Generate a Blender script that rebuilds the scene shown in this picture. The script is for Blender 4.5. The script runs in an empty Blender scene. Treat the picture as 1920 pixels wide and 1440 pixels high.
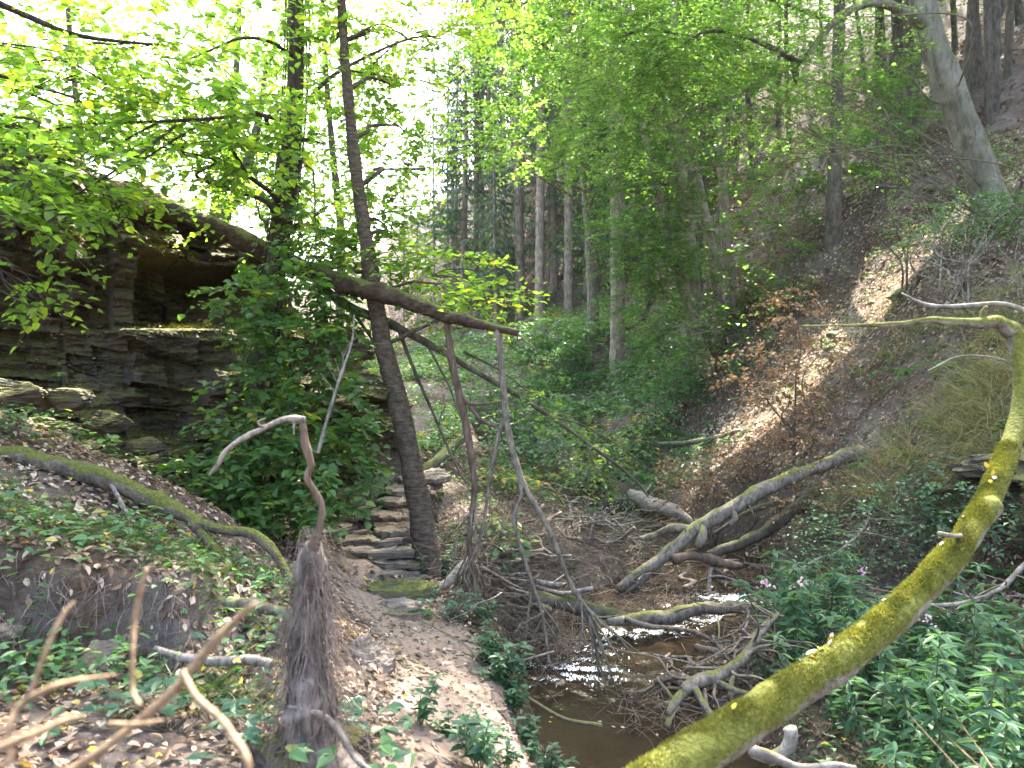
import bpy, math, random
import numpy as np
from math import radians as R, sin, cos, pi

SC = bpy.context.scene
COL = SC.collection
rng = np.random.default_rng(7)
random.seed(7)

# ------------------------------------------------------------------ camera, sky, sun, exposure
EYE = 1.6
cam = bpy.data.cameras.new("camera")
cam.sensor_width = 36.0
cam.lens = 36.0 * 1450 / 1920
cam.clip_start = 0.05
cam.clip_end = 600
cam.dof.use_dof = True
cam.dof.focus_distance = 6.0
cam.dof.aperture_fstop = 3.2
cam_o = bpy.data.objects.new("camera", cam)
cam_o.location = (0, 0, EYE)
cam_o.rotation_euler = (R(90), 0, 0)
COL.objects.link(cam_o)
SC.camera = cam_o

SUN_EL, SUN_AZ = R(56), R(18)          # azimuth measured from +y (straight ahead) towards +x
S = np.array([cos(SUN_EL) * sin(SUN_AZ), cos(SUN_EL) * cos(SUN_AZ), sin(SUN_EL)])
w = bpy.data.worlds.new("World")
SC.world = w
w.use_nodes = True
nt = w.node_tree
bg = nt.nodes["Background"]
sky = nt.nodes.new("ShaderNodeTexSky")
sky.sky_type = 'NISHITA'
sky.sun_disc = False
sky.sun_elevation = SUN_EL
sky.sun_rotation = SUN_AZ
sky.air_density = 1.2
sky.dust_density = 5.0
sky.ozone_density = 0.2
nt.links.new(sky.outputs[0], bg.inputs[0])
bg.inputs[1].default_value = 0.15

sun = bpy.data.lights.new("sun", 'SUN')
sun.energy = 5.0
sun.angle = R(0.5)
sun.color = (1.0, 0.94, 0.82)
sun_o = bpy.data.objects.new("sun", sun)
sun_o.rotation_euler = (R(90) - SUN_EL, 0, pi - SUN_AZ)
sun_o.location = (0, 20, 40)
COL.objects.link(sun_o)

SC.view_settings.view_transform = 'Standard'
SC.view_settings.look = 'None'
SC.view_settings.gamma = 1.0
SC.view_settings.use_curve_mapping = False
SC.view_settings.exposure = 3.45
cy = SC.cycles
HAZE = 0.00015
cy.max_bounces = 6
cy.diffuse_bounces = 4
cy.glossy_bounces = 2
cy.transmission_bounces = 4
cy.transparent_max_bounces = 4
cy.caustics_reflective = False
cy.caustics_refractive = False
cy.sample_clamp_indirect = 6.0
cy.use_denoising = True
try:
    cy.denoiser = 'OPENIMAGEDENOISE'
except Exception:
    pass

# ------------------------------------------------------------------ maths helpers
def at(px, py, Y):
    """a point of the place that stands Y metres ahead, from where it is seen in the 1920x1440 photo"""
    return np.array([(px - 960) / 1450 * Y, Y, EYE - (py - 720) / 1450 * Y])

def poly(*pts):
    return np.array([at(*p) for p in pts])

def _h(i, j, k, seed):
    n = (i.astype(np.int64) * 374761393 + j.astype(np.int64) * 668265263 + k.astype(np.int64) * 2147483647 + seed * 974711) & 0xFFFFFFFF
    n = ((n ^ (n >> 13)) * 1274126177) & 0xFFFFFFFF
    n = ((n ^ (n >> 16)) * 2246822519) & 0xFFFFFFFF
    return ((n ^ (n >> 15)) & 0xFFFFFF) / float(0xFFFFFF)

def vnoise(P, f=1.0, seed=0):
    P = np.asarray(P, float) * f
    i = np.floor(P).astype(np.int64)
    t = P - i
    t = t * t * (3 - 2 * t)
    out = 0
    for dx in (0, 1):
        for dy in (0, 1):
            for dz in (0, 1):
                wgt = (t[:, 0] if dx else 1 - t[:, 0]) * (t[:, 1] if dy else 1 - t[:, 1]) * (t[:, 2] if dz else 1 - t[:, 2])
                out = out + wgt * _h(i[:, 0] + dx, i[:, 1] + dy, i[:, 2] + dz, seed)
    return out * 2 - 1

def fbm(P, f=1.0, oct=3, seed=0, gain=0.5):
    s, a = 0, 1.0
    for o in range(oct):
        s = s + a * vnoise(P, f * 2 ** o, seed + o * 17)
        a *= gain
    return s

def norm(v):
    return v / np.maximum(np.linalg.norm(v, axis=-1, keepdims=True), 1e-9)

def catmull(P, n):
    P = np.asarray(P, float)
    if len(P) == 2:
        t = np.linspace(0, 1, n)[:, None]
        return P[0] * (1 - t) + P[1] * t
    Q = np.vstack([2 * P[0] - P[1], P, 2 * P[-1] - P[-2]])
    seg = np.linalg.norm(np.diff(P, axis=0), axis=1)
    cum = np.concatenate([[0], np.cumsum(seg)])
    u = np.linspace(0, cum[-1], n)
    k = np.clip(np.searchsorted(cum, u, side='right') - 1, 0, len(P) - 2)
    t = ((u - cum[k]) / seg[k])[:, None]
    p0, p1, p2, p3 = Q[k], Q[k + 1], Q[k + 2], Q[k + 3]
    return 0.5 * (2 * p1 + (p2 - p0) * t + (2 * p0 - 5 * p1 + 4 * p2 - p3) * t ** 2 + (3 * p1 - p0 - 3 * p2 + p3) * t ** 3)

def interp_r(P, r, n):
    P = np.asarray(P, float)
    seg = np.linalg.norm(np.diff(P, axis=0), axis=1)
    cum = np.concatenate([[0], np.cumsum(seg)])
    return np.interp(np.linspace(0, cum[-1], n), cum, r)

# ------------------------------------------------------------------ mesh building
class MB:
    def __init__(self):
        self.V, self.Q, self.T, self.tq, self.tt, self.n = [], [], [], [], [], 0

    def add(self, V, Q=None, T=None, tint=0.5):
        V = np.asarray(V, float).reshape(-1, 3)
        if Q is not None and len(Q):
            Q = np.asarray(Q, np.int64).reshape(-1, 4)
            self.Q.append(Q + self.n)
            self.tq.append(np.broadcast_to(np.asarray(tint, float), (len(Q),)) if np.ndim(tint) == 0 or len(np.atleast_1d(tint)) == len(Q) else np.full(len(Q), 0.5))
        if T is not None and len(T):
            T = np.asarray(T, np.int64).reshape(-1, 3)
            self.T.append(T + self.n)
            self.tt.append(np.broadcast_to(np.asarray(tint, float), (len(T),)) if np.ndim(tint) == 0 or len(np.atleast_1d(tint)) == len(T) else np.full(len(T), 0.5))
        self.V.append(V)
        self.n += len(V)
        return self

    def mesh(self, name, mat, origin=(0, 0, 0), smooth=True):
        V = np.vstack(self.V) - np.asarray(origin, float)
        Q = np.vstack(self.Q) if self.Q else np.zeros((0, 4), np.int64)
        T = np.vstack(self.T) if self.T else np.zeros((0, 3), np.int64)
        me = bpy.data.meshes.new(name)
        me.vertices.add(len(V))
        me.vertices.foreach_set("co", V.astype(np.float32).ravel())
        loops = np.concatenate([Q.ravel(), T.ravel()]).astype(np.int32)
        me.loops.add(len(loops))
        me.loops.foreach_set("vertex_index", loops)
        tot = np.concatenate([np.full(len(Q), 4), np.full(len(T), 3)]).astype(np.int32)
        st = np.concatenate([[0], np.cumsum(tot)[:-1]]).astype(np.int32)
        me.polygons.add(len(tot))
        me.polygons.foreach_set("loop_start", st)
        me.polygons.foreach_set("loop_total", tot)
        me.polygons.foreach_set("use_smooth", np.full(len(tot), smooth, dtype=bool))
        tint = np.concatenate(([np.concatenate(self.tq)] if self.tq else []) + ([np.concatenate(self.tt)] if self.tt else []))
        me.update(calc_edges=True)
        a = me.attributes.new("tint", 'FLOAT', 'FACE')
        a.data.foreach_set("value", tint.astype(np.float32))
        me.materials.append(mat)
        return me

    def build(self, name, mat, parent=None, origin=None, smooth=True):
        if origin is None:
            origin = tuple(parent['_o']) if parent is not None and '_o' in parent else (0, 0, 0)
        o = bpy.data.objects.new(name, self.mesh(name, mat, origin, smooth))
        COL.objects.link(o)
        if parent is not None:
            o.parent = parent
        else:
            o.location = origin
        return o

def thing(name, label, cat, loc, group=None):
    o = bpy.data.objects.new(name, None)
    o.empty_display_size = 0.1
    COL.objects.link(o)
    o.location = tuple(float(c) for c in loc)
    o['label'] = label
    o['category'] = cat
    if group:
        o['group'] = group
    o['_o'] = [float(c) for c in loc]
    return o

def tag(o, label, cat, group=None):
    o['label'] = label
    o['category'] = cat
    if group:
        o['group'] = group
    return o

def structure(o):
    o['kind'] = 'structure'
    return o

def stuff(o, label=None, cat=None):
    o['kind'] = 'stuff'
    if label:
        o['label'] = label
        o['category'] = cat
    return o

def copy_thing(root, loc, rotz=0.0, scale=1.0, rot=None, label=None):
    r = root.copy()
    COL.objects.link(r)
    r.location = tuple(float(c) for c in loc)
    r.rotation_euler = rot if rot is not None else (0, 0, rotz)
    r.scale = (scale, scale, scale) if np.ndim(scale) == 0 else tuple(scale)
    if label:
        r['label'] = label
    for ch in list(root.children):
        c = ch.copy()
        COL.objects.link(c)
        c.parent = r
        for g in ch.children:
            d = g.copy()
            COL.objects.link(d)
            d.parent = c
    return r

def tube(mb, P, r, nseg=10, n=None, amp=0.0, freq=6.0, seed=0, tint=0.5, flat=None, knots=0):
    """a tapered, crooked limb along the points P with radii r"""
    P = np.asarray(P, float)
    L = np.linalg.norm(np.diff(P, axis=0), axis=1).sum()
    if n is None:
        n = int(np.clip(L / max(np.mean(r) * 0.9, 0.02), 5, 160))
    C = catmull(P, n)
    rr = interp_r(P, np.broadcast_to(r, (len(P),)), n) if np.ndim(r) else np.full(n, r)
    Tn = norm(np.gradient(C, axis=0))
    ref = np.array([0, 0, 1.0]) if abs(Tn[0][2]) < 0.8 else np.array([1.0, 0, 0])
    N = np.zeros_like(C)
    v = ref - Tn[0] * ref.dot(Tn[0])
    v /= np.linalg.norm(v)
    for i in range(n):
        v = v - Tn[i] * v.dot(Tn[i])
        v /= max(np.linalg.norm(v), 1e-9)
        N[i] = v
    B = np.cross(Tn, N)
    a = np.linspace(0, 2 * pi, nseg, endpoint=False)
    ring = N[:, None, :] * np.cos(a)[None, :, None] + B[:, None, :] * np.sin(a)[None, :, None]
    V = C[:, None, :] + ring * rr[:, None, None]
    V = V.reshape(-1, 3)
    if amp:
        d = fbm(V, freq, 3, seed) * amp
        rad = ring.reshape(-1, 3)
        V = V + rad * (d * np.repeat(rr, nseg))[:, None]
    for q in range(knots):
        c = C[rng.integers(2, n - 2)] + norm(rng.normal(size=3)) * np.mean(rr)
        k = np.exp(-(np.linalg.norm(V - c, axis=1) / (np.mean(rr) * 0.7)) ** 2)
        V = V + ring.reshape(-1, 3) * (k * np.mean(rr) * 0.5)[:, None]
    i = np.arange(n - 1)[:, None] * nseg
    j = np.arange(nseg)[None, :]
    j2 = (j + 1) % nseg
    Q = np.stack([i + j, i + j2, i + nseg + j2, i + nseg + j], -1).reshape(-1, 4)
    V = np.vstack([V, C[0] - Tn[0] * rr[0] * 0.15, C[-1] + Tn[-1] * rr[-1] * 0.3])
    c0, c1 = n * nseg, n * nseg + 1
    jj = np.arange(nseg)
    T = np.vstack([np.stack([np.full(nseg, c0), (jj + 1) % nseg, jj], -1),
                   np.stack([np.full(nseg, c1), (n - 1) * nseg + jj, (n - 1) * nseg + (jj + 1) % nseg], -1)])
    mb.add(V, Q, None, tint)
    mb.T.append(T + mb.n - len(V))
    mb.tt.append(np.full(len(T), tint))
    return C, rr

def prisms(mb, A, B, ra, rb, tint=0.5):
    """many straight thin twigs at once (three sided)"""
    A, B = np.asarray(A), np.asarray(B)
    n = len(A)
    d = norm(B - A)
    ref = np.where(np.abs(d[:, 2:3]) > 0.9, np.array([[1.0, 0, 0]]), np.array([[0, 0, 1.0]]))
    u = norm(np.cross(d, ref))
    v = np.cross(d, u)
    vs = []
    for C, r in ((A, ra), (B, rb)):
        r = np.broadcast_to(r, (n,))[:, None]
        for k in range(3):
            vs.append(C + (u * cos(2 * pi * k / 3) + v * sin(2 * pi * k / 3)) * r)
    V = np.stack(vs, 1).reshape(-1, 3)
    b = np.arange(n)[:, None] * 6
    Q = np.stack([np.concatenate([b + k, b + (k + 1) % 3, b + 3 + (k + 1) % 3, b + 3 + k], 1) for k in range(3)], 1).reshape(-1, 4)
    t = np.repeat(tint, 3) if np.ndim(tint) else tint
    mb.add(V, Q, None, t)

def wands(mb, P0, D, L, r0, bend, k=5, tint=0.5, kink=0.06):
    """many crooked, curving wands at once; bend is the pull per metre along z"""
    n = len(P0)
    prev = P0
    d = norm(D)
    L = np.broadcast_to(L, (n,))
    r0 = np.broadcast_to(r0, (n,))
    for i in range(k):
        nd = norm(d + rng.normal(0, kink, (n, 3)) + np.array([0, 0, 1.0]) * np.reshape(bend, (-1, 1)) / k)
        nxt = prev + nd * (L / k)[:, None]
        prisms(mb, prev, nxt + nd * 0.002, r0 * (1 - 0.8 * i / k), r0 * (1 - 0.8 * (i + 1) / k), tint)
        prev, d = nxt, nd
    return prev, d

def leaves(mb, P, D, N, L, Wd, fold=0.25, tint=None, simple=False, curl=0.12):
    """leaf blades: base P, direction D, face normal N"""
    n = len(P)
    if n == 0:
        return
    D = norm(D)
    U = norm(np.cross(N, D))
    N = np.cross(D, U)
    L = np.broadcast_to(L, (n,))[:, None]
    Wd = np.broadcast_to(Wd, (n,))[:, None]
    if tint is None:
        tint = rng.random(n)
    if simple:
        V = np.stack([P, P + D * L * 0.5 + U * Wd * 0.5 + N * Wd * fold * .5, P + D * L - N * L * curl, P + D * L * 0.5 - U * Wd * 0.5 + N * Wd * fold * .5], 1).reshape(-1, 3)
        Q = np.arange(n)[:, None] * 4 + np.arange(4)[None]
        mb.add(V, Q, None, tint)
    else:
        s1 = U * Wd * 0.5
        up = N * Wd * fold * 0.5
        V = np.stack([P, P + D * L * 0.28 + s1 * 0.92 + up, P + D * L * 0.68 + s1 * 0.72 + up - N * L * curl * .4, P + D * L - N * L * curl,
                      P + D * L * 0.68 - s1 * 0.72 + up - N * L * curl * .4, P + D * L * 0.28 - s1 * 0.92 + up], 1).reshape(-1, 3)
        b = np.arange(n)[:, None] * 6
        Q = np.stack([b + np.array([[0, 1, 2, 3]]), b + np.array([[0, 3, 4, 5]])], 1).reshape(-1, 4)
        mb.add(V, Q, None, np.repeat(tint, 2))

# ------------------------------------------------------------------ gaps in the canopy: where the sun comes through
def qproj(P):
    P = np.atleast_2d(P)
    return P[:, :2] - S[:2] / S[2] * P[:, 2:3]

GAPS = []
def gap(A, B, hw):
    GAPS.append((qproj(A)[0], qproj(B)[0], hw))

gap(at(1370, 810, 12.2), at(1500, 690, 12.0), 0.70)
gap(at(1500, 690, 12.0), at(1760, 490, 11.6), 0.78)
gap(at(1200, 960, 10.8), at(1300, 985, 10.4), 0.14)
gap(at(100, 420, 6.3), at(170, 560, 6.1), 0.16)
gap(at(180, 480, 6.5), at(270, 500, 6.7), 0.10)
gap(at(10, 520, 5.8), at(60, 640, 5.8), 0.10)
gap(at(560, 60, 6.8), at(566, 230, 6.8), 0.05)
gap(at(700, 1165, 5.3), at(780, 1190, 5.2), 0.07)
gap(at(980, 900, 5.5), at(970, 980, 5.5), 0.05)
gap(at(330, 1010, 3.8), at(420, 1070, 3.6), 0.07)

def keep(P, prob=0.98):
    q = qproj(P)
    k = np.ones(len(P), bool)
    for a, b, hw in GAPS:
        d = b - a
        t = np.clip(((q - a) @ d) / (d @ d), 0, 1)
        dist = np.linalg.norm(q - a - t[:, None] * d, axis=1)
        wob = hw * (1.1 + 0.3 * vnoise(np.c_[q * 2.2, q[:, :1] * 0], 1.0, 5))
        k &= ~((dist < wob) & (rng.random(len(P)) < prob))
    return k

def shades_gap(loc, z0, z1, rad):
    """does a tree standing at loc, with a crown from z0 to z1, close one of the gaps?"""
    zz = np.linspace(z0, z1, 14)
    q = qproj(np.c_[np.full(14, loc[0]), np.full(14, loc[1]), loc[2] + zz])
    for a, b, hw in GAPS[:2]:
        d = b - a
        t = np.clip(((q - a) @ d) / (d @ d), 0, 1)
        if np.min(np.linalg.norm(q - a - t[:, None] * d, axis=1)) < rad + hw:
            return True
    return False

# ------------------------------------------------------------------ materials
def mat(name):
    m = bpy.data.materials.new(name)
    m.use_nodes = True
    t = m.node_tree
    t.nodes.clear()
    o = t.nodes.new("ShaderNodeOutputMaterial")
    return m, t, o

def nd(t, kind, **kw):
    n = t.nodes.new(kind)
    for k, v in kw.items():
        setattr(n, k, v)
    return n

def ramp(t, fac, stops, interp='LINEAR'):
    r = t.nodes.new("ShaderNodeValToRGB")
    r.color_ramp.interpolation = interp
    e = r.color_ramp.elements
    while len(e) < len(stops):
        e.new(0.5)
    for i, (p, c) in enumerate(stops):
        e[i].position = p
        e[i].color = (*c, 1) if len(c) == 3 else c
    t.links.new(fac, r.inputs[0])
    return r.outputs[0]

def noise(t, scale, detail=4, rough=0.55, vec=None, stretch=None, dist=0.0):
    n = t.nodes.new("ShaderNodeTexNoise")
    n.inputs['Scale'].default_value = scale
    n.inputs['Detail'].default_value = detail
    n.inputs['Roughness'].default_value = rough
    n.inputs['Distortion'].default_value = dist
    if vec is None:
        vec = t.nodes.new("ShaderNodeTexCoord").outputs['Object']
    if stretch:
        mp = t.nodes.new("ShaderNodeMapping")
        mp.inputs['Scale'].default_value = stretch
        t.links.new(vec, mp.inputs[0])
        vec = mp.outputs[0]
    t.links.new(vec, n.inputs['Vector'])
    return n.outputs['Fac']

def math_(t, op, a, b=None):
    n = t.nodes.new("ShaderNodeMath")
    n.operation = op
    for i, x in enumerate((a, b)):
        if x is None:
            continue
        if isinstance(x, (int, float)):
            n.inputs[i].default_value = x
        else:
            t.links.new(x, n.inputs[i])
    return n.outputs[0]

def mixc(t, fac, a, b):
    n = t.nodes.new("ShaderNodeMix")
    n.data_type = 'RGBA'
    if isinstance(fac, (int, float)):
        n.inputs[0].default_value = fac
    else:
        t.links.new(fac, n.inputs[0])
    for i, x in ((6, a), (7, b)):
        if isinstance(x, tuple):
            n.inputs[i].default_value = (*x, 1)
        else:
            t.links.new(x, n.inputs[i])
    return n.outputs[2]

def bump(t, h, strength=0.5, dist=0.02):
    b = t.nodes.new("ShaderNodeBump")
    b.inputs['Strength'].default_value = strength
    b.inputs['Distance'].default_value = dist
    t.links.new(h, b.inputs['Height'])
    return b.outputs[0]

def principled(t, o, col, rough=0.8, nrm=None, spec=0.3):
    p = t.nodes.new("ShaderNodeBsdfPrincipled")
    if isinstance(col, tuple):
        p.inputs['Base Color'].default_value = (*col, 1)
    else:
        t.links.new(col, p.inputs['Base Color'])
    if isinstance(rough, (int, float)):
        p.inputs['Roughness'].default_value = rough
    else:
        t.links.new(rough, p.inputs['Roughness'])
    p.inputs['Specular IOR Level'].default_value = spec
    if nrm is not None:
        t.links.new(nrm, p.inputs['Normal'])
    t.links.new(p.outputs[0], o.inputs[0])
    return p

def tintval(t):
    a = t.nodes.new("ShaderNodeAttribute")
    a.attribute_name = "tint"
    return a.outputs['Fac']

def leaf_mat(name, stops, trans=0.42, glow=2.2, rough=0.45, spec=0.35, yellow=(1.25, 1.15, 0.5)):
    m, t, o = mat(name)
    c = ramp(t, tintval(t), stops)
    p = principled(t, o, c, rough, None, spec)
    tr = t.nodes.new("ShaderNodeBsdfTranslucent")
    mul = t.nodes.new("ShaderNodeMix")
    mul.data_type = 'RGBA'
    mul.blend_type = 'MULTIPLY'
    mul.inputs[0].default_value = 1
    mul.clamp_result = True
    t.links.new(c, mul.inputs[6])
    mul.inputs[7].default_value = (yellow[0] * glow, yellow[1] * glow, yellow[2] * glow, 1)
    t.links.new(mul.outputs[2], tr.inputs[0])
    mx = t.nodes.new("ShaderNodeMixShader")
    mx.inputs[0].default_value = trans
    t.links.new(p.outputs[0], mx.inputs[1])
    t.links.new(tr.outputs[0], mx.inputs[2])
    t.links.new(mx.outputs[0], o.inputs[0])
    return m

def wood_mat(name, dark, light, scale=14, stretch=(1, 1, 0.25), moss=None, moss_amt=0.0, moss_bias=0.25, bmp=0.6, spots=None, rough=0.85, bdist=0.02):
    m, t, o = mat(name)
    n1 = noise(t, scale, 6, 0.6, stretch=stretch)
    n2 = noise(t, 2.2, 3, 0.5)
    c = ramp(t, n1, [(0.36, dark), (0.64, light)])
    cr = noise(t, scale * 1.7, 3, 0.7, stretch=tuple(x * (1.6 if x == max(stretch) else .5) for x in stretch), dist=.6)
    c = mixc(t, ramp(t, cr, [(0.34, (.75, .75, .75)), (0.46, (0, 0, 0))]), c, tuple(.35 * x for x in dark))
    c = mixc(t, math_(t, 'MULTIPLY', n2, 0.55), c, tuple(0.5 * (a + b) * 0.8 for a, b in zip(dark, light)))
    if spots:
        s = noise(t, 9, 3, 0.6)
        c = mixc(t, ramp(t, s, [(spots[1], (0, 0, 0)), (spots[1] + 0.05, (1, 1, 1))]), c, spots[0])
    h = math_(t, 'ADD', n1, math_(t, 'MULTIPLY', cr, .6))
    if moss:
        g = t.nodes.new("ShaderNodeNewGeometry")
        sx = t.nodes.new("ShaderNodeSeparateXYZ")
        t.links.new(g.outputs['Normal'], sx.inputs[0])
        mn = noise(t, 5.0, 5, 0.65)
        v = math_(t, 'ADD', math_(t, 'MULTIPLY', sx.outputs[2], 0.55), math_(t, 'SUBTRACT', mn, 0.5 - moss_amt))
        f = ramp(t, v, [(moss_bias, (0, 0, 0)), (moss_bias + 0.12, (1, 1, 1))])
        mc = noise(t, 60, 4, 0.6)
        mcol = ramp(t, mc, [(0.3, tuple(0.45 * x for x in moss)), (0.7, moss)])
        c = mixc(t, f, c, mcol)
        h = math_(t, 'ADD', h, math_(t, 'MULTIPLY', math_(t, 'MULTIPLY', mc, f), 1.2))
    principled(t, o, c, rough, bump(t, h, bmp, bdist), 0.25)
    return m

M = {}
M['leaf_canopy'] = leaf_mat("leaf_canopy", [(0.0, (0.04, 0.085, 0.018)), (0.55, (0.07, 0.13, 0.024)), (0.86, (0.12, 0.165, 0.025)), (1.0, (0.28, 0.24, 0.03))], 0.56, 3.6)
M['leaf_hazel'] = leaf_mat("leaf_hazel", [(0.0, (0.03, 0.075, 0.022)), (0.7, (0.055, 0.12, 0.03)), (0.9, (0.10, 0.15, 0.03)), (1.0, (0.28, 0.22, 0.04))], 0.4, 2.8)
M['leaf_hornbeam'] = leaf_mat("leaf_hornbeam", [(0.0, (0.034, 0.078, 0.024)), (0.6, (0.054, 0.118, 0.032)), (0.93, (0.085, 0.15, 0.036)), (1.0, (0.19, 0.18, 0.04))], 0.42, 2.8)
M['leaf_pale'] = leaf_mat("leaf_pale", [(0.0, (0.05, 0.105, 0.03)), (0.6, (0.08, 0.16, 0.04)), (1.0, (0.15, 0.21, 0.05))], 0.5, 2.8)
M['leaf_herb'] = leaf_mat("leaf_herb", [(0.0, (0.022, 0.064, 0.032)), (0.7, (0.040, 0.102, 0.050)), (1.0, (0.07, 0.14, 0.06))], 0.30, 2.2)
M['leaf_under'] = leaf_mat("leaf_under", [(0.0, (0.025, 0.07, 0.025)), (0.6, (0.05, 0.125, 0.045)), (0.93, (0.08, 0.16, 0.05)), (1.0, (0.25, 0.20, 0.04))], 0.32, 2.4)
M['leaf_autumn'] = leaf_mat("leaf_autumn", [(0.0, (0.05, 0.10, 0.025)), (0.6, (0.09, 0.13, 0.03)), (0.8, (0.20, 0.16, 0.035)), (1.0, (0.24, 0.13, 0.04))], 0.4, 2.0)
M['leaf_dry'] = leaf_mat("leaf_dry", [(0.0, (0.10, 0.055, 0.03)), (0.5, (0.19, 0.12, 0.065)), (0.85, (0.30, 0.20, 0.12)), (1.0, (0.40, 0.31, 0.21))], 0.25, 1.4, 0.7, 0.15, (1.1, 0.95, 0.7))
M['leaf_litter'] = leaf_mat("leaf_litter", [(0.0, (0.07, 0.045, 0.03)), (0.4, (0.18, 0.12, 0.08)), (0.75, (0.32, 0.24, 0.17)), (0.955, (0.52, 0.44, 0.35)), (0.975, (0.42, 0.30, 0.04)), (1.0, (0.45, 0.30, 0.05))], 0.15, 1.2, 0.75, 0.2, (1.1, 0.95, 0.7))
M['red_litter'] = leaf_mat("red_litter", [(0.0, (0.09, 0.045, 0.03)), (0.6, (0.17, 0.092, 0.058)), (1.0, (0.26, 0.165, 0.11))], 0.1, 1.2, 0.8, 0.1, (1.1, 0.9, 0.7))
M['needle'] = leaf_mat("needle", [(0.0, (0.03, 0.06, 0.04)), (0.7, (0.055, 0.10, 0.07)), (1.0, (0.09, 0.13, 0.08))], 0.3, 2.4, 0.6)
M['needle_dry'] = leaf_mat("needle_dry", [(0.0, (0.05, 0.045, 0.03)), (1.0, (0.13, 0.10, 0.07))], 0.1, 1.2, 0.8, 0.1)
M['grass'] = leaf_mat("grass", [(0.0, (0.04, 0.085, 0.025)), (0.45, (0.075, 0.12, 0.04)), (0.65, (0.16, 0.145, 0.07)), (1.0, (0.30, 0.235, 0.14))], 0.35, 1.8)
M['moss_tuft'] = leaf_mat("moss_tuft", [(0.0, (0.05, 0.058, 0.014)), (0.6, (0.11, 0.12, 0.026)), (1.0, (0.20, 0.20, 0.055))], 0.3, 1.8, 0.8, 0.1)
M['moss_dark'] = leaf_mat("moss_dark", [(0.0, (0.035, 0.045, 0.010)), (0.6, (0.075, 0.09, 0.018)), (1.0, (0.15, 0.13, 0.03))], 0.25, 1.6, 0.85, 0.1)
M['petal'] = leaf_mat("petal", [(0.0, (0.42, 0.24, 0.32)), (1.0, (0.60, 0.44, 0.50))], 0.3, 1.0, 0.6, 0.2, (1, 1, 1))
MOSS = (0.13, 0.145, 0.022)
M['bark_ivy'] = wood_mat("bark_ivy", (0.022, 0.016, 0.012), (0.085, 0.062, 0.045), 22, (1, 1, 0.3), (0.06, 0.07, 0.02), 0.02, 0.45, 0.9)
M['bark_cherry'] = wood_mat("bark_cherry", (0.03, 0.022, 0.016), (0.13, 0.095, 0.068), 26, (0.6, 0.6, 1.6), (0.07, 0.08, 0.02), 0.0, 0.5, 0.9)
M['bark_log'] = wood_mat("bark_log", (0.016, 0.010, 0.007), (0.085, 0.052, 0.033), 30, (0.5, 1, 1), (0.12, 0.125, 0.03), 0.1, 0.40, 0.8)
M['bark_beech'] = wood_mat("bark_beech", (0.06, 0.054, 0.04), (0.205, 0.19, 0.145), 7, (1, 1, 0.5), (0.095, 0.10, 0.03), 0.16, 0.22, 0.5)
M['bark_grey'] = wood_mat("bark_grey", (0.05, 0.04, 0.03), (0.22, 0.185, 0.145), 26, (1, 1, 0.5), (0.13, 0.135, 0.035), 0.04, 0.42, 0.5)
M['bark_spruce'] = wood_mat("bark_spruce", (0.10, 0.075, 0.055), (0.32, 0.26, 0.20), 12, (1, 1, 0.4), None, 0, 0, 0.5)
M['bark_dark'] = wood_mat("bark_dark", (0.035, 0.028, 0.02), (0.12, 0.10, 0.075), 14, (1, 1, 0.4), (0.07, 0.075, 0.02), 0.05, 0.40, 0.5)
M['bark_root'] = wood_mat("bark_root", (0.04, 0.03, 0.02), (0.15, 0.12, 0.085), 16, (1, 1, 1), (0.115, 0.125, 0.022), 0.12, 0.30, 1.0)
M['bark_birch'] = wood_mat("bark_birch", (0.06, 0.05, 0.042), (0.31, 0.28, 0.24), 12, (1, 1, 1), (0.17, 0.17, 0.03), 0.0, 0.50, 0.4)
M['bark_mossy'] = wood_mat("bark_mossy", (0.07, 0.06, 0.045), (0.26, 0.23, 0.19), 14, (1, 1, 1), (0.14, 0.145, 0.025), 0.22, 0.10, 0.9, ((0.42, 0.40, 0.36), 0.70), 0.9, 0.012)
M['wood_red'] = wood_mat("wood_red", (0.04, 0.025, 0.018), (0.155, 0.105, 0.076), 26, (1, 1, 0.2), None, 0, 0, 0.6)
M['wood_pale'] = wood_mat("wood_pale", (0.16, 0.125, 0.09), (0.40, 0.34, 0.27), 22, (0.4, 1, 1), None, 0, 0, 0.5)
M['wood_grey'] = wood_mat("wood_grey", (0.055, 0.044, 0.036), (0.30, 0.255, 0.21), 30, (1, 1, 0.5), None, 0, 0, 0.5)
M['wood_tan'] = wood_mat("wood_tan", (0.08, 0.05, 0.028), (0.27, 0.185, 0.11), 90, (1, 1, 1), None, 0, 0, 0.3)
M['twig'] = wood_mat("twig", (0.05, 0.038, 0.028), (0.21, 0.16, 0.12), 20, (1, 1, 1), None, 0, 0, 0.3)
M['rootlet'] = wood_mat("rootlet", (0.055, 0.042, 0.035), (0.24, 0.195, 0.17), 30, (1, 1, 0.2), None, 0, 0, 0.3)
M['stem_green'] = wood_mat("stem_green", (0.06, 0.09, 0.03), (0.13, 0.13, 0.06), 20, (1, 1, 1), None, 0, 0, 0.2)

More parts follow.
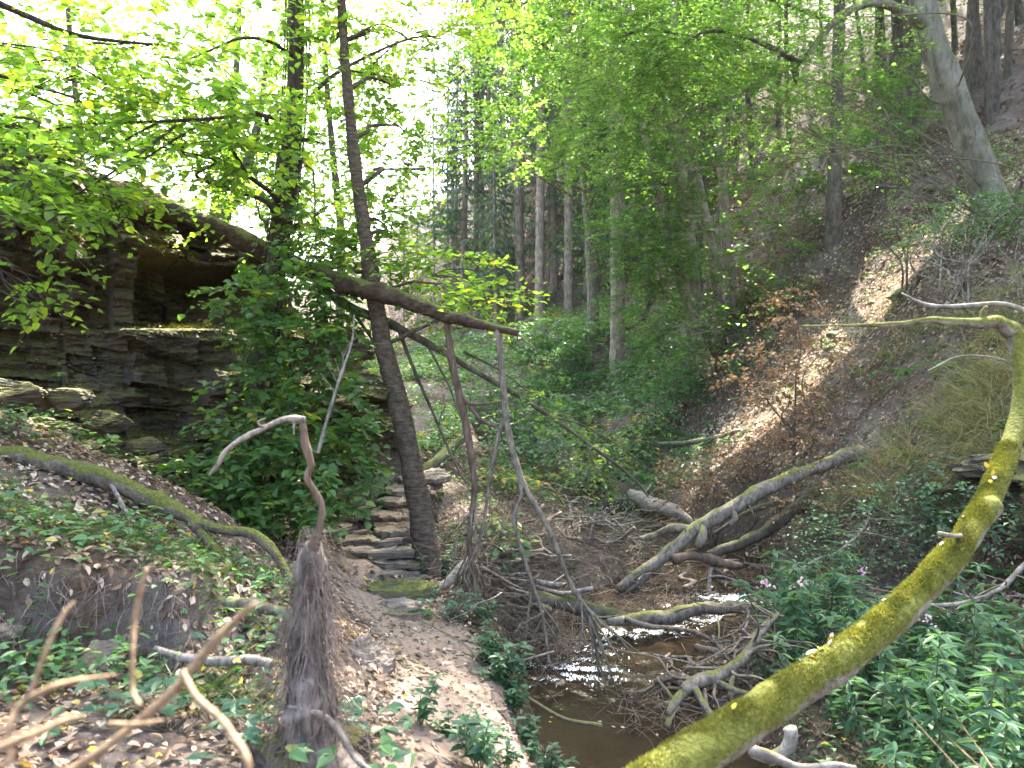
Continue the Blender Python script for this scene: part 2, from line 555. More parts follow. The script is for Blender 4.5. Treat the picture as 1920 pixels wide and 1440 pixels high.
def ground_mat():
    m, t, o = mat("forest_floor")
    co = t.nodes.new("ShaderNodeTexCoord").outputs['Object']
    a = noise(t, 1.1, 5, 0.6, co)
    b = noise(t, 28, 4, 0.7, co)
    c = noise(t, 90, 3, 0.6, co)
    vo = t.nodes.new("ShaderNodeTexVoronoi")
    vo.inputs['Scale'].default_value = 22
    t.links.new(co, vo.inputs['Vector'])
    soil = ramp(t, b, [(0.25, (0.016, 0.010, 0.006)), (0.5, (0.055, 0.036, 0.023)), (0.8, (0.13, 0.088, 0.056))])
    litter = mixc(t, 0.45, ramp(t, c, [(0.3, (0.045, 0.03, 0.02)), (0.7, (0.20, 0.14, 0.095))]), vo.outputs['Color'])
    hs = t.nodes.new("ShaderNodeHueSaturation")
    hs.inputs['Saturation'].default_value = 0.0
    hs.inputs['Value'].default_value = 0.35
    t.links.new(litter, hs.inputs['Color'])
    lit2 = mixc(t, 0.55, hs.outputs[0], (0.105, 0.068, 0.043))
    col = mixc(t, ramp(t, a, [(0.38, (0, 0, 0)), (0.62, (1, 1, 1))]), soil, lit2)
    grn = noise(t, 2.4, 5, 0.65, co)
    col = mixc(t, ramp(t, grn, [(0.58, (0, 0, 0)), (0.72, (0.55, 0.55, 0.55))]), col, (0.055, 0.07, 0.022))
    h = math_(t, 'ADD', b, math_(t, 'MULTIPLY', c, 0.5))
    principled(t, o, col, 0.95, bump(t, h, 0.9, 0.03), 0.15)
    return m
M['ground'] = ground_mat()

def path_mat():
    m, t, o = mat("path_earth")
    co = t.nodes.new("ShaderNodeTexCoord").outputs['Object']
    b = noise(t, 30, 5, 0.7, co, (0.6, 1.6, 1))
    a = noise(t, 3, 4, 0.6, co)
    col = ramp(t, b, [(0.25, (0.085, 0.06, 0.045)), (0.5, (0.20, 0.15, 0.115)), (0.8, (0.34, 0.27, 0.215))])
    col = mixc(t, math_(t, 'MULTIPLY', a, 0.4), col, (0.20, 0.15, 0.115))
    principled(t, o, col, 0.9, bump(t, b, 0.8, 0.02), 0.2)
    return m
M['path'] = path_mat()

def rock_mat(name, dark, light, moss, mossb, scale=9, stretch=(0.5, 0.5, 3.5), rust=(0.12, 0.075, 0.04)):
    m, t, o = mat(name)
    co = t.nodes.new("ShaderNodeTexCoord").outputs['Object']
    n1 = noise(t, scale, 7, 0.65, co, stretch)
    n2 = noise(t, 1.6, 4, 0.6, co)
    n3 = noise(t, 40, 4, 0.6, co, (0.5, 0.5, 2.5))
    col = ramp(t, n1, [(0.28, dark), (0.55, tuple(0.5 * (x + y) for x, y in zip(dark, light))), (0.8, light)])
    col = mixc(t, ramp(t, n2, [(0.45, (0, 0, 0)), (0.7, (0.6, 0.6, 0.6))]), col, rust)
    g = t.nodes.new("ShaderNodeNewGeometry")
    sx = t.nodes.new("ShaderNodeSeparateXYZ")
    t.links.new(g.outputs['Normal'], sx.inputs[0])
    mn = noise(t, 3.2, 5, 0.65, co)
    v = math_(t, 'ADD', math_(t, 'MULTIPLY', sx.outputs[2], 0.55), math_(t, 'SUBTRACT', mn, 0.45))
    f = ramp(t, v, [(mossb, (0, 0, 0)), (mossb + 0.14, (1, 1, 1))])
    mc = noise(t, 45, 4, 0.6, co)
    col = mixc(t, f, col, ramp(t, mc, [(0.3, tuple(0.4 * x for x in moss)), (0.7, moss)]))
    h = math_(t, 'ADD', math_(t, 'ADD', n1, math_(t, 'MULTIPLY', n3, 0.5)), math_(t, 'MULTIPLY', math_(t, 'MULTIPLY', mc, f), 0.8))
    principled(t, o, col, 0.8, bump(t, h, 0.8, 0.03), 0.35)
    return m
M['slate'] = rock_mat("slate", (0.016, 0.012, 0.009), (0.125, 0.10, 0.078), (0.10, 0.095, 0.02), 0.32)
M['slate_grey'] = rock_mat("slate_grey", (0.05, 0.04, 0.032), (0.27, 0.225, 0.18), (0.10, 0.11, 0.025), 0.62)
M['stone_moss'] = rock_mat("stone_moss", (0.05, 0.045, 0.035), (0.16, 0.14, 0.11), (0.13, 0.14, 0.025), 0.15)

def water_mat():
    m, t, o = mat("stream_water")
    co = t.nodes.new("ShaderNodeTexCoord").outputs['Object']
    n = noise(t, 7, 3, 0.5, co, (1, 1.6, 1))
    n2 = noise(t, 26, 2, 0.5, co, (1, 2.0, 1))
    h = math_(t, 'ADD', n, math_(t, 'MULTIPLY', n2, 0.3))
    a = noise(t, 1.5, 3, 0.5, co)
    col = ramp(t, a, [(0.3, (0.016, 0.011, 0.007)), (0.7, (0.04, 0.028, 0.017))])
    p = principled(t, o, col, 0.06, bump(t, h, 0.22, 0.03), 0.5)
    p.inputs['IOR'].default_value = 1.33
    return m
M['water'] = water_mat()
mfo, t_, o_ = mat("foam")
principled(t_, o_, (0.75, 0.78, 0.80), 0.3, None, 0.5)
M['foam'] = mfo

# ------------------------------------------------------------------ terrain
STREAM = np.array([  # x, y, water level, half width
    (0.95, 2.6, -0.66, 0.55), (0.93, 3.6, -0.66, 0.50), (0.86, 4.6, -0.65, 0.42), (0.66, 5.5, -0.62, 0.44), (0.70, 6.0, -0.55, 0.46),
    (1.05, 6.7, -0.50, 0.60), (1.65, 7.4, -0.44, 0.55), (2.25, 8.1, -0.42, 0.55), (2.3, 9.2, -0.40, 0.5), (1.7, 10.4, -0.30, 0.45),
    (1.0, 11.8, -0.20, 0.55), (0.5, 13.2, -0.12, 0.5), (0.2, 15.0, 0.05, 0.45), (-0.4, 18.0, 0.5, 0.4)])
SPL = np.array([catmull(STREAM[:, :3], 240), ]).reshape(-1, 3)
SHW = interp_r(STREAM[:, :3], STREAM[:, 3], 240)

CP = [(-.1, 1, .05), (-.1, 3.2, 0), (-.3, 4.0, 0.0), (-.55, 4.8, .02), (-.85, 5.5, .05), (-1.15, 6.0, .08), (-1.3, 6.4, .2), (-1.35, 7.2, .3), (-1.25, 8.2, .42), (-1.0, 9.5, .5), (-.6, 11, .55),
      (.3, 3.2, -.12), (.3, 4.2, -.18), (.05, 5.2, -.12), (-.3, 6, -.02), (-.2, 7.5, .0), (0, 9, .05), (.2, 10.5, .1), (-.2, 12.5, .25), (-.65, 6.3, .02),
      (.9, 5, -.42), (1.1, 6.5, -.35), (1.8, 7.6, -.3), (2.4, 8.3, -.25), (1.7, 10.2, -.12), (1.0, 11.8, -.05), (.5, 8.2, -.2), (1.0, 9.2, -.15),
      (1.6, 3.5, -.42), (2.0, 4.5, -.46), (2.1, 5.5, -.42), (2.5, 6.6, -.3), (3.2, 5.5, -.35), (3.0, 4.0, -.38), (3.1, 7.3, .0), (1.6, 1.5, -.3), (3.5, 2.0, -.1),
      (3.66, 8.3, .57), (3.8, 7.6, .72), (4.3, 6.9, .9), (4.15, 6.2, .3), (3.6, 6.2, -.15), (4.9, 8, 2.04), (4.5, 9.5, 1.73), (3.7, 10, 1.19), (3.5, 11, .77), (2.8, 14, .54), (3.95, 13, 1.24),
      (6.27, 11.5, 3.5), (6.3, 10.5, 3.92), (6.16, 9.5, 3.37), (6.1, 15, 4.6), (4.86, 16, 3.48), (4, 17, 2.54), (2.5, 18, 1.85), (2.3, 28, 4.1), (.8, 28, 3.9), (5, 38, 10), (2.2, 40, 10.4),
      (8.2, 22, 8), (13, 24, 11.5), (16.9, 26, 14.5), (9.3, 14, 6.3), (8.4, 36, 12.5), (-.8, 18, 1.2), (-.8, 28, 3.2), (-4, 28, 2.5), (-6, 20, 1.5), (-3, 14, .9), (-8, 40, 3), (2, 55, 20), (-12, 70, 5), (12, 55, 28),
      (-15, 55, 4), (25, 40, 28), (25, 20, 22), (20, 10, 16), (14, 5, 10), (10, 3, 6), (5.2, 4, .9), (5.2, 5.6, 1.1),
      (-.9, 2.2, .33), (-1.2, 2.7, .42), (-2, 2.0, .6), (-2, 2.8, .56), (-1.4, 3.7, .66), (-2.2, 3.6, .9), (-2.7, 4.2, 1.12), (-3.3, 5, 1.43), (-1.25, 4.4, .4), (-2, 5, .82), (-1.5, 5.2, .35), (-2.4, 5.6, .8),
      (-2.6, 6.1, .7), (-1.8, 6.6, .4), (-4, 5.6, 1.5), (-5, 4, 1.7), (-6, 2, 1.7), (-4, 1, 1.2), (-3, 0, .9), (0, -3, .1), (6, -3, .8), (-6, -3, 1.8),
      (-4, 8, 1), (-6, 10, 1.5), (-10, 8, 2), (-12, 15, 3), (-25, 20, 6), (-25, 0, 5), (-30, 50, 6), (-30, -10, 5), (30, -10, 14), (45, 60, 45), (5, 80, 34), (40, 90, 50), (-40, 90, 5), (-8, 28, 2.6)]
CP = np.array(CP, float)

def _tps(r2):
    return 0.5 * r2 * np.log(r2 + 1e-9)
_n = len(CP)
_d2 = ((CP[:, None, :2] - CP[None, :, :2]) ** 2).sum(-1)
_A = np.zeros((_n + 3, _n + 3))
_A[:_n, :_n] = _tps(_d2) + np.eye(_n) * 0.02
_A[:_n, _n] = 1
_A[:_n, _n + 1:] = CP[:, :2]
_A[_n:, :_n] = _A[:_n, _n:].T
_w = np.linalg.solve(_A, np.concatenate([CP[:, 2], np.zeros(3)]))

def stream_near(xy):
    d = np.full(len(xy), 1e9)
    k = np.zeros(len(xy), int)
    for i in range(0, len(SPL), 2):
        di = (xy[:, 0] - SPL[i, 0]) ** 2 + (xy[:, 1] - SPL[i, 1]) ** 2
        m = di < d
        d[m] = di[m]
        k[m] = i
    return np.sqrt(d), k

def smooth(t):
    t = np.clip(t, 0, 1)
    return t * t * (3 - 2 * t)

def height(xy):
    xy = np.asarray(xy, float).reshape(-1, 2)
    out = np.zeros(len(xy))
    for a in range(0, len(xy), 20000):
        q = xy[a:a + 20000]
        d2 = ((q[:, None, :] - CP[None, :, :2]) ** 2).sum(-1)
        out[a:a + 20000] = _tps(d2) @ _w[:_n] + _w[_n] + q @ _w[_n + 1:]
    x, y = xy[:, 0], xy[:, 1]
    P3 = np.c_[xy, np.zeros(len(xy))]
    far = smooth((y - 9) / 12)
    pathd = np.abs(x - np.interp(y, [1, 3.2, 4.8, 5.6, 6.2, 7.2, 8.2], [-.1, -.12, -.55, -.9, -1.2, -1.33, -1.25]))
    onpath = np.exp(-(pathd / 0.4) ** 2) * (y < 6)
    out += fbm(P3, 1.3, 4, 3) * (0.05 + 0.12 * far) * (1 - 0.75 * onpath) + fbm(P3, 7, 3, 9) * 0.014 * (1 - 0.5 * onpath)
    # the small earth step in the left bank
    ys = 3.2 + 0.10 * np.sin(4.2 * x + 1) + 0.09 * fbm(P3, 5, 3, 2)
    msk = smooth((x + 2.7) / 0.3) * smooth((-1.28 - x) / 0.12)
    out += 0.17 * np.tanh((y - ys) / 0.045) * np.exp(-((y - ys) / 0.45) ** 2) * msk
    # stream bed
    d, k = stream_near(xy)
    hw = SHW[k] * (1 + 0.25 * vnoise(P3, 1.7, 21))
    wl = SPL[k, 2]
    bed = wl - 0.16 + 0.03 * vnoise(P3, 6, 4)
    t = smooth((d - hw) / 0.5)
    tgt = np.maximum(out, wl + 0.05)
    near = d < hw + 0.6
    out = np.where(near, bed * (1 - t) + tgt * t, out)
    return out

def hz(x, y):
    return float(height(np.array([[x, y]]))[0])

def hzz(x, y):
    return np.array([x, y, hz(x, y)])

def axis_x():
    a = np.arange(-5.2, 5.2, 0.032)
    o = 5.2 + np.cumsum(0.05 * 1.055 ** np.arange(75))
    o = o[o < 75]
    return np.concatenate([-o[::-1], a, o])

def axis_y():
    b = -1.0 - np.cumsum(0.15 * 1.2 ** np.arange(20))
    b = b[b > -30]
    a = np.arange(-1.0, 1.6, 0.15)
    c = np.arange(1.6, 9.0, 0.032)
    d = 9.0 + np.cumsum(0.034 * 1.021 ** np.arange(215))
    d = d[d < 140]
    return np.concatenate([b[::-1], a, c, d])

gx, gy = axis_x(), axis_y()
GX, GY = np.meshgrid(gx, gy)
gxy = np.c_[GX.ravel(), GY.ravel()]
gz = height(gxy)
nx, ny = len(gx), len(gy)
ii = (np.arange(ny - 1)[:, None] * nx + np.arange(nx - 1)[None]).ravel()
gq = np.stack([ii, ii + 1, ii + nx + 1, ii + nx], -1)
structure(MB().add(np.c_[gxy, gz], gq).build("ground", M['ground']))

# the stream: one sheet that follows the bed down
def build_water():
    mb = MB()
    C = catmull(STREAM[:, :3], 420)
    hw = interp_r(STREAM[:, :3], STREAM[:, 3], 420) + 0.35
    T = norm(np.gradient(C[:, :2], axis=0))
    Nn = np.c_[-T[:, 1], T[:, 0]]
    k = 46
    v = np.linspace(-1, 1, k)
    X = C[:, None, :2] + Nn[:, None, :] * (v[None, :, None] * hw[:, None, None])
    Z = np.broadcast_to(C[:, 2:3], (420, k)).copy()
    P = np.c_[X.reshape(-1, 2), Z.ravel()]
    riff = np.zeros(len(P))
    for (x, y, r) in ((0.5, 5.75, 0.4), (0.95, 6.5, 0.5), (1.9, 7.65, 0.35), (1.4, 7.0, 0.4), (1.0, 11.7, 0.8)):
        riff = np.maximum(riff, np.exp(-(((P[:, 0] - x) ** 2 + (P[:, 1] - y) ** 2) / r ** 2)))
    P[:, 2] += riff * 0.03 * fbm(P * np.array([1, 1.5, 0]), 9, 3, 31)
    i = (np.arange(419)[:, None] * k + np.arange(k - 1)[None]).ravel()
    Q = np.stack([i, i + 1, i + k + 1, i + k], -1)
    structure(mb.add(P, Q).build("stream", M['water']))
build_water()

def water_z(x, y):
    _, k = stream_near(np.array([[x, y]]))
    return SPL[k[0], 2]

# the footpath: a worn sheet lying on the ground
def build_path():
    mb = MB()
    py_ = np.linspace(0.6, 6.15, 180)
    cx = np.interp(py_, [0.6, 3.2, 4.0, 4.8, 5.4, 6.15], [-.05, -.12, -.28, -.55, -.85, -1.1])
    hw = np.interp(py_, [0.6, 3.2, 4.2, 4.8, 5.6, 6.15], [.46, .44, .36, .36, .46, .44])
    v = np.linspace(-1, 1, 26)
    X = cx[:, None] + v[None] * (hw * 1.0)[:, None] * (1 + 0.16 * vnoise(np.c_[py_ * 2.6, py_ * 0, py_ * 0], 1, 77))[:, None]
    Yy = np.broadcast_to(py_[:, None], X.shape)
    xy = np.c_[X.ravel(), Yy.ravel()]
    z = height(xy) + 0.014 + 0.007 * fbm(np.c_[xy, xy[:, :1] * 0], 18, 3, 6) - 0.016 * np.abs(np.broadcast_to(v[None], X.shape).ravel()) ** 3
    i = (np.arange(179)[:, None] * 26 + np.arange(25)[None]).ravel()
    structure(mb.add(np.c_[xy, z], np.stack([i, i + 1, i + 27, i + 26], -1)).build("path", M['path']))
build_path()

# ------------------------------------------------------------------ slate cliffs
def cliff(name, path, zb, zt, prof, depth, material, nu=420, nv=230, amp=1.0, seed=0, dip=0.06, back=2.5):
    path = np.asarray(path, float)
    C = catmull(np.c_[path, np.zeros(len(path))], nu)[:, :2]
    seg = np.linalg.norm(np.diff(path, axis=0), axis=1)
    cum = np.concatenate([[0], np.cumsum(seg)])
    u = np.linspace(0, cum[-1], nu)
    zb_ = np.interp(u, cum, zb)
    zt_ = np.interp(u, cum, zt) + 0.10 * vnoise(np.c_[u, u * 0, u * 0], 2.2, seed + 3)
    T = norm(np.gradient(C, axis=0))
    Nn = np.c_[T[:, 1], -T[:, 0]]            # outward = to the right of the path direction
    v = np.linspace(0, 1, nv)
    Uu, Vv = np.meshgrid(u, v)
    Z = zb_[None] * (1 - Vv) + zt_[None] * Vv
    P = np.stack([Uu, Z, Uu * 0], -1).reshape(-1, 3)
    zz = Z + dip * Uu + 0.035 * vnoise(P, 1.4, seed).reshape(Z.shape)
    t = 0.15
    zw = zz + 0.07 * np.sin(zz * 5.0 + 1.0) + 0.07 * fbm(np.stack([Uu * .7, zz * 1.6, Uu * 0], -1).reshape(-1, 3), 1.0, 3, seed + 31).reshape(Z.shape)
    k1 = np.floor(zw / t)
    k2 = np.floor(zw / 0.028 + 0.3)
    k0 = np.floor(zw / 0.47 + 0.25 * np.sin(Uu * 1.3))
    def hh(a, b, s):
        return _h(a.astype(np.int64).ravel(), b.astype(np.int64).ravel(), np.zeros(a.size, np.int64), s).reshape(a.shape)
    blk0 = np.floor(Uu / 0.62 + 7 * hh(k0, k0 * 0, seed + 1))
    blk1 = np.floor(Uu / 0.28 + 5 * hh(k1, k1 * 0, seed + 2) + 0.3 * vnoise(P, 3, seed + 8).reshape(Z.shape))
    d = 0.46 * (hh(k0, blk0, seed + 4) - 0.5) + 0.20 * (hh(k1, blk1, seed + 5) - 0.5) + 0.02 * (hh(k2, k2 * 0, seed + 6) - 0.5)
    d += 0.34 * fbm(P, 0.8, 3, seed + 9).reshape(Z.shape) + 0.03 * fbm(P * np.array([1, 3, 1]), 8, 3, seed + 11).reshape(Z.shape)
    d += (np.floor(3 * vnoise(np.c_[P[:, 0], P[:, 1] * 6, P[:, 2]], 3.0, seed + 14).reshape(Z.shape)) * 0.018)
    d = d * 1.25 * amp + prof(Uu, Vv, Z)
    X = C[None, :, 0] + Nn[None, :, 0] * d
    Yy = C[None, :, 1] + Nn[None, :, 1] * d
    rows = [np.stack([X, Yy, Z], -1)]
    nb = 40                                    # the top runs back from the brow
    top = rows[0][-1]
    bk = []
    for i in range(1, nb + 1):
        s = i / nb
        q = top.copy()
        dd = s * back
        q[:, 0] -= Nn[:, 0] * dd
        q[:, 1] -= Nn[:, 1] * dd
        q[:, 2] += 0.25 * s + 0.08 * fbm(np.c_[q[:, 0], q[:, 1], q[:, 0] * 0], 2.0, 3, seed + 20) * min(1, 4 * s) - (0.0 if s < 0.9 else (s - .9) * 16)
        bk.append(q)
    V = np.concatenate([rows[0], np.array(bk)], 0)
    nr = V.shape[0]
    i = (np.arange(nr - 1)[:, None] * nu + np.arange(nu - 1)[None]).ravel()
    Q = np.stack([i, i + 1, i + nu + 1, i + nu], -1)
    mb = MB().add(V.reshape(-1, 3), Q)
    o = mb.build(name, material, smooth=False)
    return structure(o), V

def prof_left(U, Vv, Z):
    # foot stands out, an undercut hollow below the brow, a ledge of litter at about 2.1 m
    foot = 0.75 * smooth((1.75 - Z) / 0.9) * smooth((5.7 - U) / 0.9) + 0.18 * smooth((Z - 2.55) / .15) * smooth((5.0 - U) / .2)
    ledge = -0.8 * smooth((Z - 2.05 - 0.05 * (U - 5)) / 0.08) * smooth((U - 4.5) / 0.25)
    alcove = -0.9 * smooth((U - 5.05) / 0.12) * smooth((6.5 - U) / 0.2) * smooth((Z - 2.1) / 0.1) * smooth((2.85 - Z) / .2)
    lean = -0.28 * smooth((Z - 0.8) / 2.5)
    return foot + ledge * 0.6 + alcove + lean

CL, CLV = cliff("cliff", [(-7.0, 3.4), (-5.6, 5.0), (-4.3, 5.9), (-3.3, 6.55), (-2.5, 7.15), (-1.75, 7.8), (-1.6, 8.6), (-2.0, 9.8)],
                [0.6, 0.9, 0.7, 0.3, 0.1, 0.1, 0.1, 0.1], [4.0, 3.9, 3.7, 3.5, 3.4, 2.7, 2.1, 1.9], prof_left, 0.5, M['slate'], 520, 260, 1.0, 11, 0.15)
CR, CRV = cliff("rock_outcrop", [(3.95, 7.4), (3.98, 6.3), (4.3, 5.4), (5.0, 4.5)], [-.7, -.7, -.6, -.4], [.55, 1.0, 1.2, 1.4],
                lambda U, Vv, Z: -0.25 * smooth((Z - 0.2) / 1.0) + 0.12 * smooth((Z - .75) / .1), 0.4, M['slate'], 200, 120, 0.8, 41)

# ------------------------------------------------------------------ rocks and slabs
def rock(c, size, seed, material, name="rock", label=None, cat="rock", parent=None, flat=1.0, rotz=0.0, fac=0.25):
    import bmesh
    bm = bmesh.new()
    bmesh.ops.create_icosphere(bm, subdivisions=5, radius=1.0)
    V = np.array([v.co[:] for v in bm.verts])
    T = np.array([[v.index for v in f.verts] for f in bm.faces])
    bm.free()
    r = np.random.default_rng(seed)
    for k in range(11):                         # split faces
        n = norm(r.normal(size=3))
        d = r.uniform(0.55, 0.85)
        s = V @ n - d
        V = V - np.maximum(s, 0)[:, None] * n
    V = V + norm(V) * (fac * 0.35 * fbm(V, 1.7, 3, seed) + 0.05 * fbm(V * np.array([1, 1, 4 * flat]), 5, 3, seed + 3))[:, None]
    V = V * np.asarray(size)
    c_, s_ = cos(rotz), sin(rotz)
    V = np.c_[V[:, 0] * c_ - V[:, 1] * s_, V[:, 0] * s_ + V[:, 1] * c_, V[:, 2]] + c
    o = MB().add(V, None, T).build(name, material, parent, None if parent else tuple(np.asarray(c, float)), smooth=False)
    if label:
        tag(o, label, cat)
    return o

def slab(mb, c, w, d, h, seed, tilt=(0, 0), rot=0.0):
    r = np.random.default_rng(seed)
    n = 40
    a = np.linspace(0, 2 * pi, n, endpoint=False)
    rad = 1 / np.maximum(np.abs(np.cos(a)) ** 2.6 + np.abs(np.sin(a)) ** 2.6, 1e-6) ** (1 / 2.6)
    rad = rad * (1 + 0.12 * r.normal(size=n).cumsum() / 4 * np.sin(a / 2) + 0.05 * r.normal(size=n))
    ring = np.c_[np.cos(a) * rad * w / 2, np.sin(a) * rad * d / 2]
    rot_ = np.array([[cos(rot), -sin(rot)], [sin(rot), cos(rot)]])
    lay = []
    zs = np.linspace(0, h, 5)
    for i, z in enumerate(zs):
        f = 1 - (0.03 + 0.05 * r.random(n)) * (1 if i in (0, 4) else r.random() * 0.8)
        lay.append(np.c_[(ring * f[:, None]) @ rot_.T, np.full(n, z) + 0.006 * r.normal(size=n)])
    for f in (0.7, 0.35):
        q = (ring * f) @ rot_.T
        lay.append(np.c_[q, np.full(n, h) + 0.010 * r.normal(size=n)])
    V = np.array(lay)
    V[..., 2] += V[..., 0] * tilt[0] + V[..., 1] * tilt[1]
    m = len(V)
    i = np.arange(m - 1)[:, None] * n
    j = np.arange(n)[None]
    Q = np.stack([i + j, i + (j + 1) % n, i + n + (j + 1) % n, i + n + j], -1).reshape(-1, 4)
    Vf = np.vstack([V.reshape(-1, 3), [[0, 0, V[-1, :, 2].mean()]]]) + c
    jj = np.arange(n)
    T = np.stack([(m - 1) * n + jj, (m - 1) * n + (jj + 1) % n, np.full(n, m * n)], -1)
    mb.add(Vf, Q, None)
    mb.T.append(T + mb.n - len(Vf))
    mb.tt.append(np.full(n, 0.5))

steps = thing("stone_steps", "rough dark slate steps climbing beside the ivy bush to the leaning trunk", "steps", hzz(-1.2, 6.2))
rs = random.Random(3)
# the flights: several courses of thin slate per step
st = [(6.05, -1.28, .98, .02, 4), (6.42, -1.32, .92, .24, 2), (6.78, -1.30, .9, .31, 2), (7.15, -1.30, .82, .38, 2), (7.5, -1.27, .8, .44, 2), (7.9, -1.22, .75, .50, 2), (8.3, -1.15, .7, .55, 1)]
sd = 100
for (y, x, wd, z, n) in st:
    mb = MB()
    for k in range(n):
        for q in range(2):
            sd += 1
            ww = wd * rs.uniform(.45, .75)
            wd_ = wd * 1.15
            slab(mb, np.array([x + (q - .5) * wd_ * .55 + rs.uniform(-.06, .06), y + .24 + k * .05 + rs.uniform(-.05, .05), z + k * .06 + q * .008]), ww, .55, rs.uniform(.045, .07), sd,
                 (rs.uniform(-.06, .06), rs.uniform(-.03, .03)), rs.uniform(-.25, .25))
    mb.build("step", M['slate_grey'], steps, smooth=False)

mb = MB()
slab(mb, np.array([-1.02, 5.32, -.02]), .75, .34, .10, 5, (0.03, 0), .1)
slab(mb, np.array([-.80, 5.20, .0]), .42, .26, .09, 6, (-.05, 0), -.1)
tag(mb.build("stone_slab", M['slate_grey'], None, (-1.0, 5.3, 0), smooth=False), "broad pale sunlit slab across the path below the steps", "stone slab")
mb = MB()
slab(mb, np.array([-.78, 5.62, .06]), .5, .3, .08, 9, (-.04, .02), .2)
tag(mb.build("stone_slab", M['stone_moss'], None, (-.78, 5.62, .06), smooth=False), "thin mossy slab lying flat on the path above the sunlit one", "stone slab")
rock(at(795, 1165, 5.25) + np.array([0, 0, -.03]), (.11, .09, .14), 4, M['stone_moss'], "stone", "small upright stone covered in moss beside the path below the leaning trunk", "stone", rotz=.3)
rock(at(690, 1262, 3.75) + np.array([0, 0, -.06]), (.16, .13, .24), 12, M['slate_grey'], "rock", "pointed brown rock beside the rootlet curtain at the left edge of the path", "rock", rotz=.5)
rock(at(690, 880, 8.3), (.42, .5, .62), 21, M['slate'], "boulder", "big dark mossy boulder at the top of the steps behind the ivy bush", "boulder", rotz=.4)
for i, (px, py, Y, s) in enumerate(((30, 735, 5.35, .2), (120, 750, 5.6, .17), (205, 790, 5.8, .16), (95, 800, 5.4, .15), (10, 800, 5.1, .15), (270, 835, 5.9, .13), (160, 840, 5.5, .12))):
    rock(at(px, py, Y), (s * 1.3, s, s * .6), 160 + i, M['slate'], "stone", "mossy stone of the rubble slope at the foot of the cliff", "stone", rotz=i * 1.3)['group'] = "rubble at the cliff foot"
for i, (px, py, Y, s) in enumerate(((1075, 940, 11.4, .2), (1110, 930, 12, .16), (1160, 925, 12.2, .18), (1180, 1010, 9.7, .16), (1120, 985, 10.2, .18), (1030, 935, 11.6, .15), (1255, 1290, 5.4, .12), (1220, 1110, 7.3, .14))):
    rock(at(px, py, Y) * np.array([1, 1, 0]) + np.array([0, 0, hz(at(px, py, Y)[0], Y) + s * .2]), (s, s * .8, s * .35), 60 + i, M['slate_grey'], "stone",
         "flat grey stone in or beside the stream among the sticks", "stone", flat=1, rotz=i)['group'] = "flat stones in the stream bed"

# ------------------------------------------------------------------ foliage
def sprays(mb, tw, B, D, Ls, k, leaf, droop=0.25, flat=0.35, aspect=0.55, simple=False, gaps=True, tr=0.003, up=0.0, twist=0.25):
    """flat leafy shoots: m shoots of k leaves, alternate left and right"""
    m = len(B)
    if m == 0:
        return
    D = norm(D)
    Ls = np.broadcast_to(Ls, (m,))
    side = norm(np.cross(D, np.array([[0, 0, 1.0]])) + rng.normal(0, flat * .5, (m, 3)))
    t = (np.arange(k) + 0.6) / k
    t = t[None] + rng.uniform(-.3, .3, (m, k)) / k
    P = B[:, None] + D[:, None] * (t * Ls[:, None])[..., None]
    P[..., 2] -= (t ** 2) * Ls[:, None] * droop
    sg = np.where((np.arange(k) % 2) == 0, 1.0, -1.0)[None, :, None]
    dirs = D[:, None] * 0.55 + side[:, None] * sg * 0.85 + rng.normal(0, .25, (m, k, 3))
    dirs[..., 2] -= droop * 0.8 * rng.random((m, k))
    nrm = np.array([0, 0, 1.0]) + rng.normal(0, flat, (m, k, 3)) + np.zeros((m, k, 3))
    nrm[..., 2] += up
    L = leaf * rng.uniform(.45, 1.4, (m, k)) * (1 - 0.25 * t)
    base = rng.random(m)[:, None]
    tint = np.clip(0.55 * base + 0.45 * rng.random((m, k)), 0, 1)
    P, dirs, nrm, L, tint = P.reshape(-1, 3), dirs.reshape(-1, 3), nrm.reshape(-1, 3), L.ravel(), tint.ravel()
    if gaps:
        q = keep(P)
        P, dirs, nrm, L, tint = P[q], dirs[q], nrm[q], L[q], tint[q]
    leaves(mb, P, dirs, nrm, L, L * aspect * 1.15, 0.25, tint, simple)
    if tw is not None:
        E = B + D * Ls[:, None]
        E[:, 2] -= Ls * droop
        mid = B + D * (Ls * .5)[:, None]
        mid[:, 2] -= Ls * droop * .25
        if gaps:
            q = keep(mid)
            B, mid, E = B[q], mid[q], E[q]
        prisms(tw, B, mid, tr, tr * .7)
        prisms(tw, mid, E, tr * .7, tr * .3)

def cluster(c, r, m, axis=None, shell=0.5):
    """shoot bases and directions filling an ellipsoid"""
    v = norm(rng.normal(size=(m, 3)))
    rad = rng.uniform(shell ** 3, 1, m) ** (1 / 3)
    B = np.asarray(c) + v * rad[:, None] * np.asarray(r)
    D = v * np.array([1, 1, 0.25]) + rng.normal(0, .45, (m, 3)) * np.array([1, 1, .35])
    if axis is not None:
        D = D + np.asarray(axis)
    return B, D

def px_cluster(px, py, Y, w, h, dy):
    """an ellipsoid of foliage from where it is seen: centre, half width and half height in photo pixels, half depth in metres"""
    return at(px, py, Y), (w / 1450 * Y, dy, h / 1450 * Y)

def limb(mb, A, B, r0, r1, sag=0.15, n=5, nseg=7, wob=0.06, seed=0):
    A, B = np.asarray(A, float), np.asarray(B, float)
    r = np.random.default_rng(seed)
    t = np.linspace(0, 1, n)[:, None]
    P = A * (1 - t) + B * t
    L = np.linalg.norm(B - A)
    P[1:-1] += r.normal(0, wob * L, (n - 2, 3)) * np.array([1, 1, .6])
    P[:, 2] += (np.sin(t[:, 0] * pi)) * sag * L
    return tube(mb, P, np.linspace(r0, r1, n), nseg, None, 0.08, 8, seed)

